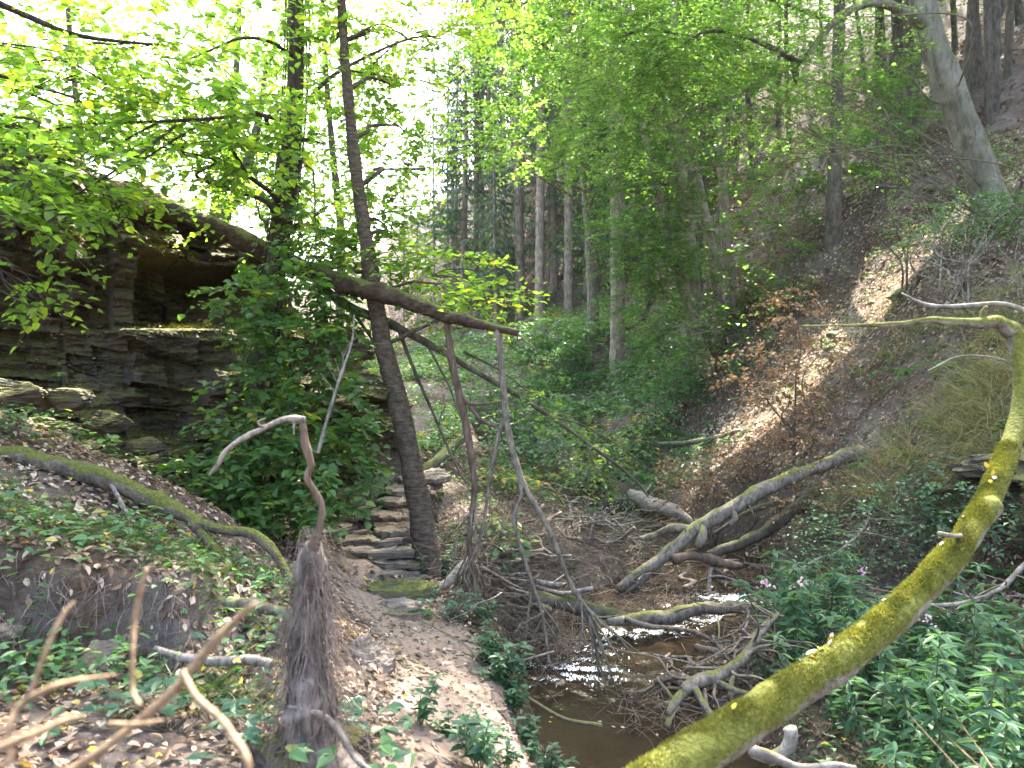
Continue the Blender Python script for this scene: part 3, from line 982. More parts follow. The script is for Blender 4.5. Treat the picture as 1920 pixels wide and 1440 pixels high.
def tree(name, label, cat, trunk, radii, trunk_mat, leaf_m, clusters, leaf, k=8, spray=0.4, dens=1.0, group=None, simple=False, limbs=True, aspect=0.55,
         droop=0.25, flat=0.4, trunk_amp=0.14, nseg=14, tr=0.004, limb_r=0.035, base=None, extra=None, flare=True, axis=None, up=0.0):
    trunk = np.asarray(trunk, float)
    root = thing(name, label, cat, trunk[0], group)
    mb = MB()
    rad = np.asarray(radii, float)
    C, rr = tube(mb, trunk, rad, nseg, None, trunk_amp, 7, int(abs(trunk[0][0] * 100)) + 1, knots=3)
    tr_o = mb.build("trunk", trunk_mat, root)
    tw, lf = MB(), MB()
    for i, (c, r, m) in enumerate(clusters):
        if limbs:
            lm = MB()
            # limb leaves the trunk a little below the cluster
            dz = c[2] - C[:, 2]
            hd = np.linalg.norm(C[:, :2] - np.asarray(c)[:2], axis=1)
            cost = np.abs(dz - 0.45 * hd) + 0.15 * hd
            a = int(np.argmin(cost))
            ln_ = C[a] + (np.asarray(c) - C[a]) * np.linspace(.15, 1, 12)[:, None]
            if not keep(ln_, 1.0).all():
                ln_ = None
            if ln_ is not None:
                limb(lm, C[a], np.asarray(c) + np.array([0, 0, -.1]), min(limb_r, rr[a] * .6), limb_r * .25, 0.08, 6, 6, 0.05, i)
            for q in range(3 if ln_ is not None else 0):
                e = np.asarray(c) + norm(rng.normal(size=3)) * np.asarray(r) * .7
                limb(lm, np.asarray(c) * .85 + C[a] * .15, e, limb_r * .35, limb_r * .12, 0.04, 4, 5, 0.05, i * 7 + q)
            if lm.n:
                lm.build("limb", trunk_mat, root)
        B, D = cluster(c, r, int(m * dens))
        if axis is not None:
            D = D + np.asarray(axis)
        sprays(lf, tw, B, D, spray * rng.uniform(.6, 1.3, len(B)), k, leaf, droop, flat, aspect, simple, True, tr, up)
    if lf.n:
        lf.build("crown", leaf_m, root, smooth=False)
    if tw.n:
        stuff(tw.build("twigs", M['bark_dark'], root))
    return root, C, rr

# ------------------------------------------------------------------ the two trees by the path
def C_(*a):
    px, py, Y, w_, h_, dy, m = a
    c, r = px_cluster(px, py, Y, w_, h_, dy)
    return (c, r, m)

t1 = poly((470, 965, 6.6), (482, 830, 6.65), (500, 660, 6.75), (520, 480, 6.8), (540, 330, 6.8), (553, 180, 6.8), (556, 20, 6.85), (552, -250, 6.9), (560, -700, 7.0), (570, -1100, 7.1))
t1[0][2] = hz(t1[0][0], t1[0][1]) - .05
cl1 = [C_(430, 150, 6.0, 110, 60, .5, 45), C_(390, 230, 5.8, 130, 70, .5, 95), C_(460, 300, 6.0, 80, 50, .4, 55), C_(300, 250, 5.8, 120, 60, .5, 60), C_(500, 60, 6.6, 70, 60, .4, 40),
       C_(610, 250, 6.9, 60, 70, .4, 40), C_(600, 400, 6.9, 60, 60, .3, 36), C_(640, 120, 7.0, 70, 60, .4, 36), C_(480, 400, 7.3, 60, 60, .4, 30), C_(420, 330, 7.2, 70, 50, .4, 36),
       C_(380, -200, 6.2, 260, 130, 1.2, 60), C_(640, -250, 7.2, 260, 130, 1.3, 60), C_(540, -520, 7.0, 330, 170, 1.6, 90), C_(560, -900, 7.2, 330, 190, 1.7, 110), C_(250, -420, 6.0, 230, 120, 1.2, 50),
       C_(860, -420, 7.4, 200, 130, 1.3, 120), C_(600, -760, 5.0, 330, 190, 1.5, 110)]
T1, T1C, T1R = tree("leafy_tree", "dark slim ivy clad tree before the slate cliff, leaning slightly right", "tree", t1, [.14, .115, .10, .098, .095, .078, .07, .06, .045, .02],
                    M['bark_ivy'], M['leaf_canopy'], cl1, .078, 9, .42, 1.0, aspect=.62, limb_r=.026, tr=.003)
mbx = MB()
for P, r0 in ((poly((556, 110, 6.8), (505, 78, 6.5), (452, 72, 6.2), (400, 92, 6.0), (340, 118, 5.8)), .018), (poly((553, 230, 6.8), (480, 215, 6.4), (400, 222, 6.0), (300, 228, 5.7), (150, 235, 5.4), (0, 268, 5.1)), .02),
              (poly((400, 222, 6.0), (330, 260, 5.7), (260, 305, 5.5), (180, 350, 5.3)), .011), (poly((300, 228, 5.7), (240, 260, 5.5), (180, 300, 5.3), (110, 320, 5.2)), .010),
              (poly((560, 300, 6.8), (577, 312, 6.7), (588, 330, 6.65), (592, 420, 6.6)), .015)):
    tube(mbx, P, np.linspace(r0, r0 * .35, len(P)), 7, 40, .1, 9)
mbx.build("limb", M['bark_ivy'], T1)

t2 = poly((808, 1095, 6.25), (800, 1040, 6.25), (778, 900, 6.28), (748, 760, 6.3), (718, 640, 6.35), (690, 480, 6.4), (665, 300, 6.5), (650, 150, 6.55), (640, 0, 6.6), (625, -300, 6.7), (600, -800, 6.9), (590, -1250, 7.0))
t2[0][2] = hz(t2[0][0], t2[0][1]) - .06
cl2 = [C_(760, 150, 7.6, 70, 60, .4, 60), C_(760, 230, 7.6, 60, 60, .4, 50), C_(800, 60, 7.8, 80, 50, .4, 45), C_(770, 300, 7.6, 40, 30, .3, 20), C_(690, 330, 6.9, 50, 60, .3, 32), C_(720, 400, 6.8, 60, 40, .3, 30),
       C_(620, 60, 6.9, 60, 60, .4, 30), C_(700, 480, 6.7, 80, 45, .35, 42), C_(830, 510, 6.5, 100, 40, .35, 62), C_(900, 560, 6.3, 60, 36, .3, 40), C_(740, 420, 6.9, 40, 50, .3, 20), C_(620, 480, 6.6, 70, 60, .35, 46),
       C_(760, -200, 7.5, 200, 100, 1.2, 90), C_(620, -700, 7.5, 350, 200, 1.8, 110), C_(850, -800, 8.5, 330, 200, 1.8, 150), C_(600, -1200, 7.0, 420, 220, 2.0, 130), C_(760, -560, 5.2, 330, 130, 1.3, 120)]
for X_ in (-2.2, -1.2, -.2, .8):  # unseen foliage added along the sun's direction to shade the near ground
    for Y_ in (1.6, 2.8, 4.0, 5.2):
        c_ = np.array([X_ + rng.normal(0, .2), Y_ + rng.normal(0, .2), .3]) + S * rng.uniform(7.0, 8.6)
        cl2.append((c_, (1.0, 1.0, .4), 58))
T2, T2C, T2R = tree("leafy_tree", "brown barked tree leaning left with its foot beside the slate steps", "tree", t2, [.150, .112, .088, .083, .076, .062, .05, .042, .038, .034, .026, .012],
                    M['bark_cherry'], M['leaf_canopy'], cl2, .075, 9, .36, 1.0, aspect=.6, limb_r=.022, tr=.003)
mbx = MB()
for P, r0 in ((poly((575, 190, 6.7), (620, 145, 6.8), (690, 105, 7.1), (770, 72, 7.4), (825, 68, 7.6)), .020), (poly((640, 130, 6.6), (720, 143, 7.2), (790, 152, 7.5), (830, 160, 7.6)), .011),
              (poly((660, 70, 6.6), (700, 48, 6.8), (722, 47, 7.0), (752, 65, 7.2)), .011), (poly((775, 15, 7.5), (810, 42, 7.6), (840, 65, 7.7)), .008), (poly((700, 120, 7.1), (760, 60, 7.4), (775, 15, 7.5)), .008)):
    tube(mbx, P, np.linspace(r0, r0 * .4, len(P)), 6, 40, .1, 9)
mbx.build("limb", M['bark_cherry'], T2)

# the tree at the left edge whose boughs hang over the cliff
t3 = np.array([(-5.5, 5.6, 3.6), (-5.4, 5.7, 5.2), (-5.1, 5.9, 7.0), (-5.0, 6.1, 9.0), (-4.9, 6.3, 11.5)])
cl3 = [C_(60, 60, 5.2, 120, 60, .5, 60), C_(130, 180, 5.4, 130, 60, .5, 75), C_(280, 60, 5.6, 140, 60, .6, 46), C_(40, 230, 4.9, 110, 50, .5, 60), C_(220, 140, 5.6, 110, 60, .5, 50), C_(60, 330, 4.6, 80, 40, .35, 50), C_(50, 400, 4.5, 70, 36, .3, 40),
       C_(170, 320, 4.9, 110, 40, .35, 55), C_(230, 390, 5.1, 90, 25, .3, 30), C_(40, 520, 4.7, 50, 20, .2, 9), C_(80, 560, 4.7, 30, 12, .15, 5), C_(150, -150, 5.2, 260, 120, 1.0, 50), C_(-150, -300, 5.4, 300, 160, 1.3, 60), C_(250, -500, 5.5, 380, 160, 1.5, 60)]
T3, _, _ = tree("leafy_tree", "yellow green tree at the left edge with boughs hanging over the cliff brow", "tree", t3, [.16, .14, .12, .09, .04], M['bark_ivy'], M['leaf_canopy'], cl3, .072, 8, .36, 1.0,
                aspect=.68, limb_r=.02, tr=.003)
mbx = MB()
for P, r0 in ((poly((-60, -20, 5.0), (40, 25, 5.1), (130, 62, 5.2), (210, 76, 5.4), (310, 85, 5.6)), .024), (poly((-40, 130, 4.8), (60, 160, 5), (150, 190, 5.3), (220, 250, 5.3)), .012), (poly((330, 235, 5.4), (230, 310, 5.0), (150, 360, 4.9), (110, 372, 4.8)), .011)):
    tube(mbx, P, np.linspace(r0, r0 * .4, len(P)), 6, 40, .1, 9)
mbx.build("limb", M['bark_ivy'], T3)

# ivy up the first tree
iv = thing("ivy", "green ivy climbing the dark slim tree before the cliff", "ivy", t1[0])
mb, vn = MB(), MB()
for (a, b, n) in ((0.02, .16, 420), (.16, .30, 330), (.40, .62, 190)):
    k = rng.integers(int(a * len(T1C)), max(int(b * len(T1C)), 1), n)
    v = norm(rng.normal(size=(n, 3)) * np.array([1, 1, .3]) + np.array([.35, -.35, 0]))
    P = T1C[k] + v * (T1R[k][:, None] * 1.05 + rng.random((n, 1)) ** 2 * .22)
    leaves(mb, P, v + rng.normal(0, .5, (n, 3)) + np.array([0, 0, -.6]), v + rng.normal(0, .35, (n, 3)), rng.uniform(.04, .075, n), rng.uniform(.04, .06, n))
for k in range(5):
    q = T1C[3:int(.5 * len(T1C)):6] + norm(rng.normal(size=3)) * .0
    a = rng.uniform(0, 6) + np.linspace(0, 1.5, len(q))
    q = q + np.c_[np.cos(a), np.sin(a), a * 0] * .11
    tube(vn, q, .006, 5, 60, .2, 9, k)
mb.build("leaves", M['leaf_hazel'], iv, smooth=False)
vn.build("vine", M['bark_dark'], iv)
mb = MB()
tube(mb, poly((588, 325, 6.6), (594, 500, 6.55), (597, 700, 6.5), (610, 900, 6.45), (605, 940, 6.4)), [.007, .006, .006, .005, .004], 5, 60, .3, 5, 3)
tag(mb.build("vine", M['twig'], None, tuple(at(605, 940, 6.4))), "thin bare vine dangling straight down beside the ivy clad tree", "vine")

# ------------------------------------------------------------------ hazel bush below the cliff
bs = thing("bush", "hazel bush with broad green and yellowing leaves at the cliff foot", "bush", hzz(-1.9, 6.35))
mb, tw, lm = MB(), MB(), MB()
for (px, py, Y, w_, h_, dy, m) in ((470, 560, 6.1, 70, 40, .3, 30), (560, 540, 6.2, 60, 60, .3, 26), (540, 620, 6.2, 90, 40, .3, 36), (620, 640, 6.3, 70, 40, .3, 24), (520, 720, 6.2, 90, 40, .3, 34), (600, 720, 6.2, 90, 40, .3, 34), (480, 790, 6.1, 80, 40, .3, 30),
                                   (580, 800, 6.0, 110, 40, .3, 44), (400, 880, 6.0, 90, 36, .3, 40), (500, 880, 5.9, 100, 50, .35, 50), (600, 880, 5.9, 90, 50, .35, 40), (440, 950, 5.8, 100, 36, .3, 44), (560, 950, 5.7, 100, 36, .3, 44),
                                   (660, 800, 6.3, 40, 40, .3, 14), (640, 860, 6.2, 60, 40, .3, 22), (620, 560, 6.5, 50, 60, .3, 26), (590, 450, 6.6, 40, 60, .3, 20)):
    c, r = px_cluster(px, py, Y, w_, h_, dy)
    B, D = cluster(c, r, int(m * 1.35))
    D += np.array([.25, -.35, 0])
    sprays(mb, tw, B, D, .26 * rng.uniform(.6, 1.3, len(B)), 7, .082, .35, .35, .72, tr=.0025)
    limb(lm, np.array(hzz(-1.95 + rng.normal(0, .15), 6.4)), c, .014, .004, .05, 6, 6, .04, int(px))
mb.build("foliage", M['leaf_hazel'], bs, smooth=False)
stuff(tw.build("twigs", M['twig'], bs))
stuff(lm.build("stems", M['bark_dark'], bs))

# ------------------------------------------------------------------ the fallen trunk across the picture and what hangs from it
lg = thing("fallen_tree", "mossy fallen trunk sloping from the cliff brow across both trees", "fallen trunk", at(215, 352, 7.1))
mb = MB()
FL = poly((285, 375, 7.1), (330, 392, 7.05), (400, 425, 6.98), (480, 463, 6.92), (560, 500, 6.75), (640, 530, 6.3), (740, 558, 6.05), (830, 590, 5.85), (900, 608, 5.7), (970, 624, 5.5))
tube(mb, FL, [.07, .08, .09, .09, .082, .074, .066,   .052, .036, .022], 18, 150, .16, 9, 8, knots=5)
mb.build("trunk", M['bark_log'], lg)
mb = MB()
tube(mb, poly((205, 352, 7.15), (240, 358, 7.12), (275, 366, 7.1), (303, 378, 7.08)), [.085, .11, .105, .07], 14, 34, .35, 5, 4)
tube(mb, poly((240, 378, 7.05), (272, 386, 7.02), (306, 383, 7.0)), [.02, .05, .035], 10, 20, .35, 6, 5)
mb.build("broken_end", M['wood_tan'], lg)
for k in range(10):
    mb = MB()
    a = FL[7 + (k % 3)]
    e = a + rng.normal(0, .22, 3) * np.array([1, .6, .5])
    limb(mb, a, e, .006, .002, .02, 4, 4, .05, k)
    mb.build("twig", M['twig'], lg)

b2 = thing("fallen_branch", "thin dark fallen bough below the mossy fallen trunk, with sparse green leaves", "branch", at(610, 548, 6.6))
mb = MB()
tube(mb, poly((600, 540, 6.65), (660, 578, 6.6), (720, 602, 6.6), (760, 622, 6.6), (830, 660, 6.5), (890, 695, 6.5), (960, 735, 6.6), (1030, 780, 6.8), (1100, 830, 7.0), (1180, 890, 7.2), (1215, 930, 7.3)), np.linspace(.044, .008, 11), 9, 120, .18, 7, 5)
for P, r0 in ((poly((655, 575, 6.6), (680, 610, 6.55), (706, 650, 6.5)), .022), (poly((745, 612, 6.6), (775, 690, 6.5), (810, 770, 6.5), (845, 850, 6.4), (870, 900, 6.3)), .018), (poly((1100, 830, 7), (1120, 880, 7), (1172, 920, 7), (1178, 960, 7)), .01),
              (poly((800, 645, 6.5), (840, 720, 6.4), (862, 780, 6.4)), .012), (poly((1030, 780, 6.8), (1100, 800, 7), (1180, 850, 7.2), (1240, 900, 7.4)), .009), (poly((870, 660, 6.3), (930, 690, 6.2), (1000, 740, 6.2)), .012)):
    tube(mb, P, np.linspace(r0, r0 * .4, len(P)), 6, 40, .15, 9)
mb.build("branch", M['bark_dark'], b2)
lf, tw = MB(), MB()
for (px, py, Y, w_, h_, m) in ((960, 700, 6.6, 60, 40, 16), (1040, 790, 6.9, 70, 40, 20), (1110, 850, 7.1, 70, 40, 20), (1000, 760, 6.8, 60, 50, 14), (860, 640, 6.4, 60, 40, 14), (760, 590, 6.6, 50, 30, 12)):
    c, r = px_cluster(px, py, Y, w_, h_, .2)
    B, D = cluster(c, r, m)
    sprays(lf, tw, B, D, .3, 8, .055, .3, .4, .6, tr=.002)
lf.build("leaves", M['leaf_hazel'], b2, smooth=False)
stuff(tw.build("twigs", M['twig'], b2))

hb = thing("dead_branch", "reddish bare forked branch hanging from the fallen trunk, the left one of two", "branch", at(836, 592, 5.84))
mb = MB()
tube(mb, poly((836, 592, 5.84), (848, 680, 5.8), (862, 745, 5.78), (872, 790, 5.76), (887, 880, 5.72), (888, 940, 5.7), (880, 1000, 5.65), (888, 1070, 5.6), (893, 1150, 5.5)), [.024, .027, .032, .03, .024, .021, .019, .015, .01], 9, 130, .22, 9, 2, knots=5)
mb.build("stem", M['wood_red'], hb)
mb = MB()
tube(mb, poly((862, 735, 5.78), (878, 758, 5.75), (900, 785, 5.72), (928, 800, 5.68)), [.014, .02, .014, .012], 8, 40, .2, 9, 3)
tube(mb, poly((876, 757, 5.74), (910, 757, 5.7), (948, 753, 5.66)), [.012, .009, .005], 7, 30, .2, 9, 3)
mb.build("fork", M['wood_red'], hb)
for k in range(16):
    mb = MB()
    y0 = rng.uniform(950, 1080)
    a = at(884 + rng.normal(0, 4), y0, 5.65)
    e = at(884 + rng.normal(-5, 38), y0 + rng.uniform(90, 170), 5.6 + rng.normal(0, .12))
    limb(mb, a, e, .008, .003, -.03, 5, 5, .05, k + 50)
    mb.build("twig", M['twig'], hb)

hc = thing("dead_branch", "long pale bare branch hanging from the fallen trunk tip with its twigs in the stream", "branch", at(935, 620, 5.58))
mb = MB()
tube(mb, poly((934, 618, 5.6), (938, 660, 5.6), (945, 740, 5.6), (952, 800, 5.6), (962, 850, 5.6), (985, 915, 5.6), (1025, 985, 5.6), (1050, 1045, 5.6), (1075, 1105, 5.6), (1112, 1155, 5.58)), [.019, .022, .024, .028, .026, .022, .02, .019, .018, .014], 9, 130, .22, 9, 6, knots=5)
tube(mb, poly((944, 785, 5.6), (932, 830, 5.6), (918, 900, 5.62), (908, 970, 5.64), (892, 1040, 5.66), (870, 1080, 5.66)), [.02, .017, .016, .014, .011, .006], 8, 90, .22, 9, 7)
tube(mb, poly((975, 895, 5.6), (976, 930, 5.57), (965, 975, 5.55), (980, 1040, 5.55), (1000, 1100, 5.55), (1018, 1160, 5.55), (1030, 1245, 5.5)), [.018, .016, .014, .013, .012, .011, .007], 8, 90, .25, 9, 8)
mb.build("stem", M['bark_grey'], hc)
mb = MB()
tube(mb, poly((978, 915, 5.58), (985, 935, 5.55), (992, 955, 5.54)), [.012, .008, .003], 6, 14, .2, 9, 1)
for (sx, sy, ex, ey) in ((1112, 1155, 1200, 1225), (1100, 1140, 1185, 1215), (1110, 1155, 1170, 1250), (1112, 1160, 1150, 1280), (1105, 1155, 1130, 1260), (1100, 1150, 1165, 1325), (1100, 1150, 1110, 1250), (1090, 1130, 1100, 1210), (1095, 1140, 1140, 1310),
                         (1118, 1158, 1178, 1150), (1112, 1150, 1195, 1240), (1105, 1160, 1125, 1300), (1098, 1150, 1085, 1225), (1018, 1160, 990, 1240), (1010, 1130, 1060, 1210), (1000, 1100, 985, 1200), (1018, 1160, 1050, 1215)):
    mb = MB()
    a = at(sx, sy, 5.58)
    e = at(ex, ey, 5.55 + rng.normal(0, .07))
    m_ = (a + e) / 2 + rng.normal(0, .012, 3)
    C, rr = tube(mb, np.array([a, m_, e]), [.009, .0065, .003], 6, 22, .2, 20, int(ex))
    for q in range(3):
        i = rng.integers(5, 20)
        limb(mb, C[i], C[i] + norm(e - a) * rng.uniform(.06, .15) + rng.normal(0, .04, 3), .004, .0015, 0, 3, 4, .02, q)
    mb.build("twig", M['bark_grey'], hc)

mb = MB()
tube(mb, poly((596, 850, 5.2), (615, 780, 5.25), (640, 700, 5.3), (660, 640, 5.4), (664, 590, 5.4)), [.014, .013, .011, .008, .004], 7, 60, .15, 9, 2)
for k in range(6):
    limb(mb, at(630 + k * 4, 740 - k * 18, 5.3), at(600 + k * 14, 700 - k * 14, 5.3), .004, .0015, 0, 3, 4, .04, k)
tag(mb.build("dead_branch", M['wood_grey'], None, tuple(at(596, 850, 5.2))), "slender grey bare rod leaning up out of the hazel bush", "branch")

# ------------------------------------------------------------------ the shaggy dead root in front
dr = thing("dead_root", "bent dead stem standing in a curtain of hanging brown rootlets", "root", hzz(-.62, 2.62))
mb = MB()
tube(mb, poly((572, 1440, 2.6), (574, 1300, 2.6), (573, 1200, 2.6), (578, 1100, 2.6), (588, 1030, 2.6), (600, 985, 2.6), (603, 950, 2.6), (590, 922, 2.6), (576, 895, 2.6), (583, 872, 2.6), (572, 830, 2.6), (568, 800, 2.6), (566, 786, 2.6)),
     [.024, .022, .021, .021, .018, .014, .012, .0115, .012, .012, .0125, .013, .012], 10, 150, .25, 18, 3, knots=4)
mb.build("stem", M['wood_red'], dr)
mb = MB()
tube(mb, poly((571, 787, 2.6), (545, 785, 2.6), (515, 793, 2.58), (490, 806, 2.56), (468, 815, 2.54), (440, 832, 2.52), (420, 850, 2.5), (408, 872, 2.5), (392, 892, 2.5)), [.012, .0125, .011, .0095, .01, .009, .0085, .007, .004], 9, 110, .25, 22, 5, knots=6)
tube(mb, poly((500, 800, 2.57), (488, 798, 2.55), (486, 790, 2.55), (498, 784, 2.55)), [.005, .004, .004, .002], 6, 20, .2, 9)
tube(mb, poly((552, 788, 2.6), (551, 800, 2.59), (551, 815, 2.59)), [.005, .004, .002], 6, 12, .2, 9)
mb.build("side_branch", M['wood_grey'], dr)
mb = MB()
CRP = poly((590, 1015, 2.62), (586, 1080, 2.63), (582, 1160, 2.63), (584, 1260, 2.62), (588, 1360, 2.6), (590, 1470, 2.58))
mcore = MB()
CC, CR_ = tube(mcore, CRP, [.018, .030, .044, .060, .080, .10], 22, 120, .75, 9, 14, knots=6)
mcore.build("root_core", M['rootlet'], dr)
n = 950
k = rng.integers(4, 119, n)
v = norm(rng.normal(size=(n, 3)) * np.array([1, 1, .1]))
wands(mb, CC[k] + v * (CR_[k] * 1.02)[:, None], np.c_[v[:, :2] * .35, -np.ones(n)], rng.uniform(.08, .45, n), rng.uniform(.0006, .0022, n), rng.normal(-.1, .15, n), 9, rng.random(n), .14)
n = 150
a0 = rng.random(n)
x0 = 588 + rng.normal(0, 20, n)
y0 = 985 + rng.random(n) ** 1.5 * 260
ln = rng.uniform(.25, .95, n)
Y0 = 2.6 + rng.normal(0, .05, n)
P0 = np.array([at(a, b, c) for a, b, c in zip(x0, y0, Y0)])
wands(mb, P0, np.c_[rng.normal(0, .10, n) + (x0 - 588) * .002, rng.normal(0, .1, n), -np.ones(n)], ln, rng.uniform(.0006, .0020, n), rng.normal(-.1, .15, n), 12, rng.random(n), .15)
n = 260
P0 = np.array([at(588 + rng.normal(0, 14), rng.uniform(990, 1350), 2.6 + rng.normal(0, .04)) for _ in range(n)])
wands(mb, P0, rng.normal(size=(n, 3)) * np.array([1, .6, .5]), rng.uniform(.04, .14, n), .0011, rng.normal(-.8, .6, n), 5, rng.random(n), .22)
stuff(mb.build("rootlets", M['rootlet'], dr))
mb = MB()
tube(mb, poly((540, 1325, 2.5), (600, 1340, 2.5), (640, 1375, 2.5), (665, 1420, 2.45), (700, 1450, 2.4)), [.006, .011, .012, .01, .008], 8, 50, .2, 12, 7)
mb.build("side_root", M['wood_grey'], dr)
rock(np.array([-.72, 2.62, .22]), (.28, .2, .3), 77, M['slate'], "earth_clod", "dark clod of earth and stone under the rootlet curtain", "clod", rotz=.2)

# mossy roots creeping down the left bank
def gpoly(pts, lift=0.03):
    return np.array([at(*p) + np.array([0, 0, lift]) for p in pts])
mb = MB()
tube(mb, poly((-60, 840, 4.3), (60, 862, 4.3), (150, 885, 4.25), (230, 910, 4.2), (300, 945, 4.15), (355, 970, 4.1), (375, 990, 4.05)), [.05, .055, .055, .05, .045, .042, .04], 12, 90, .3, 7, 5, knots=5)
tube(mb, poly((362, 975, 4.1), (410, 992, 4.05), (470, 1000, 4.0), (510, 1030, 3.95), (535, 1070, 3.9), (556, 1110, 3.85), (562, 1160, 3.8)), [.036, .028, .028, .026, .024, .022, .02], 10, 80, .2, 8, 6)
tube(mb, poly((360, 980, 4.08), (400, 1025, 4.0), (440, 1070, 3.9), (490, 1115, 3.8)), [.03, .025, .022, .02], 9, 50, .2, 8, 8)
tag(mb.build("mossy_root", M['bark_root'], None, tuple(at(150, 885, 4.25)), True), "long mossy root creeping down the left bank and forking before the hazel bush", "root")
for P, r, lb in ((poly((200, 892, 4.2), (235, 955, 4.05), (262, 1000, 3.9)), [.012, .011, .008], "thin dry stick leaning on the left bank below the mossy root"),
                 (poly((290, 1215, 3.1), (340, 1232, 3.08), (400, 1240, 3.05), (470, 1236, 3.0), (510, 1245, 2.95)), [.012, .018, .02, .022, .018], "grey dead root lying across the hollow in the left bank"),
                 (poly((390, 1130, 3.5), (470, 1135, 3.5), (545, 1150, 3.5)), [.03, .035, .02], "short mossy log end beside the rootlet curtain")):
    mb = MB()
    tube(mb, P, r, 9, 60, .25, 9, 4, knots=3)
    tag(mb.build("dead_root" if "root l" in lb else "stick", M['wood_grey'] if "mossy log" not in lb else M['bark_grey'], None, tuple(P[1])), lb, "root" if "root l" in lb else "stick")

mb = MB()
n = 240
x_ = rng.uniform(-2.5, -1.2, n)
y_ = 3.2 + 0.10 * np.sin(4.2 * x_ + 1) + rng.normal(0, .06, n)
P0 = np.c_[x_, y_, height(np.c_[x_, y_ + .06]) - rng.uniform(-.01, .06, n)]
wands(mb, P0, np.c_[rng.normal(0, .5, n), -rng.uniform(.3, 1.0, n), rng.normal(-.2, .4, n)], rng.uniform(.05, .34, n), rng.uniform(.001, .004, n), rng.uniform(-3.0, -.6, n), 8, rng.random(n), .16)
stuff(mb.build("root_fringe", M['rootlet']), "fine roots hanging out of the broken edge of the left bank", "roots")
for i, (x_, y_, s_) in enumerate(((-1.45, 3.12, .09), (-1.7, 3.16, .11), (-2.05, 3.1, .08), (-1.35, 2.95, .07), (-1.9, 2.85, .06), (-2.3, 3.05, .1))):
    rock(hzz(x_, y_) + np.array([0, 0, .02]), (s_ * 1.2, s_, s_ * .7), 320 + i, M['slate_grey'], "stone", "stone sticking out of the broken earth edge of the left bank", "stone", rotz=i * 2.0)['group'] = "stones in the left bank edge"

# blurred twig right in front of the lens
fg = thing("dead_branch", "out of focus tan branch with bent twigs close to the lens at the lower left", "branch", at(160, 1445, .95))
mb = MB()
tube(mb, poly((40, 1500, .92), (160, 1428, .95), (245, 1365, .97), (330, 1290, .98), (400, 1205, .99), (440, 1165, 1.0), (462, 1145, 1.0), (482, 1132, 1.0)), [.0064, .0062, .006, .006, .0056, .005, .0046, .003], 10, 70, .12, 30, 2)
mb.build("stem", M['wood_tan'], fg)
mb = MB()
tube(mb, poly((345, 1260, .985), (355, 1285, .96), (375, 1315, .94), (410, 1345, .92), (440, 1385, .9), (462, 1420, .88), (466, 1470, .87)), [0.0043, 0.0047, 0.0043, 0.0043, 0.0043, 0.0043, 0.0043], 8, 50, .12, 30, 3)
mb.build("twig", M['wood_tan'], fg)
mb = MB()
tube(mb, poly((262, 1325, .97), (248, 1290, .99), (248, 1230, 1.0), (252, 1170, 1.02), (262, 1110, 1.03), (275, 1065, 1.04)), [0.0036, 0.0032, 0.0032, 0.0036, 0.0036, 0.0022], 8, 50, .12, 30, 4)
mb.build("twig", M['wood_tan'], fg)
mb = MB()
tube(mb, poly((205, 1358, .96), (255, 1358, .95), (310, 1350, .95)), [0.0036, 0.0032, 0.0014], 8, 24, .12, 30, 5)
mb.build("twig", M['wood_tan'], fg)
mb = MB()
tube(mb, poly((-20, 1440, .85), (20, 1425, .86), (15, 1380, .87), (35, 1325, .89), (95, 1290, .9), (150, 1275, .92), (220, 1265, .95)), [0.0036, 0.0036, 0.0036, 0.0043, 0.0043, 0.0029, 0.0014], 8, 60, .12, 30, 6)
mb.build("twig", M['wood_tan'], fg)
mb = MB()
tube(mb, poly((50, 1310, .9), (62, 1285, .9), (90, 1210, .92), (120, 1150, .94), (140, 1128, .95)), [0.0029, 0.0032, 0.0029, 0.0029, 0.0014], 8, 40, .12, 30, 7)
mb.build("twig", M['wood_tan'], fg)
mb = MB()
tube(mb, poly((-30, 1415, .8), (60, 1378, .82), (120, 1352, .84), (160, 1342, .85)), [0.0054, 0.0050, 0.0043, 0.0022], 8, 40, .12, 30, 8)
mb.build("twig", M['wood_tan'], fg)


# ------------------------------------------------------------------ the big mossy trunk across the front
LP = poly((1060, 1585, 2.25), (1190, 1490, 2.3), (1260, 1440, 2.36), (1360, 1381, 2.46), (1510, 1282, 2.62), (1610, 1212, 2.74), (1710, 1125, 2.9), (1810, 1012, 3.1), (1860, 925, 3.3), (1893, 840, 3.5), (1913, 770, 3.62), (1917, 700, 3.68), (1904, 632, 3.72), (1895, 612, 3.72))
LR = [.066, .068, .067, .066, .064, .060, .055, .050, .046, .043, .041, .04, .04, .036]
ml = thing("fallen_tree", "thick trunk covered in yellow green moss slanting across the lower right corner", "fallen trunk", LP[0])
mb = MB()
MLC, MLR = tube(mb, LP, LR, 40, 320, .10, 7, 12, knots=4)
nmoss = int(320 * .80)
mb.build("trunk", M['bark_mossy'], ml)
mb = MB()
n = 60000
k = rng.integers(0, nmoss, n)
T_ = norm(np.gradient(MLC, axis=0))[k]
upv = np.array([0, 0, 1.0]) - T_ * T_[:, 2:3]
upv = norm(upv)
sd_ = np.cross(T_, upv)
a = rng.normal(0, .85, n) - .25
rad = upv * np.cos(a)[:, None] + sd_ * np.sin(a)[:, None]
P = MLC[k] + rad * (MLR[k] * 1.0)[:, None] + T_ * rng.normal(0, .008, (n, 1))
q = (fbm(P, 9, 3, 12) * .13) * MLR[k]
P = P + rad * q[:, None] - rad * .002
bare = fbm(P, 6.5, 3, 55) > (.80 - .40 * smooth((np.abs(a) - .9) / .8))
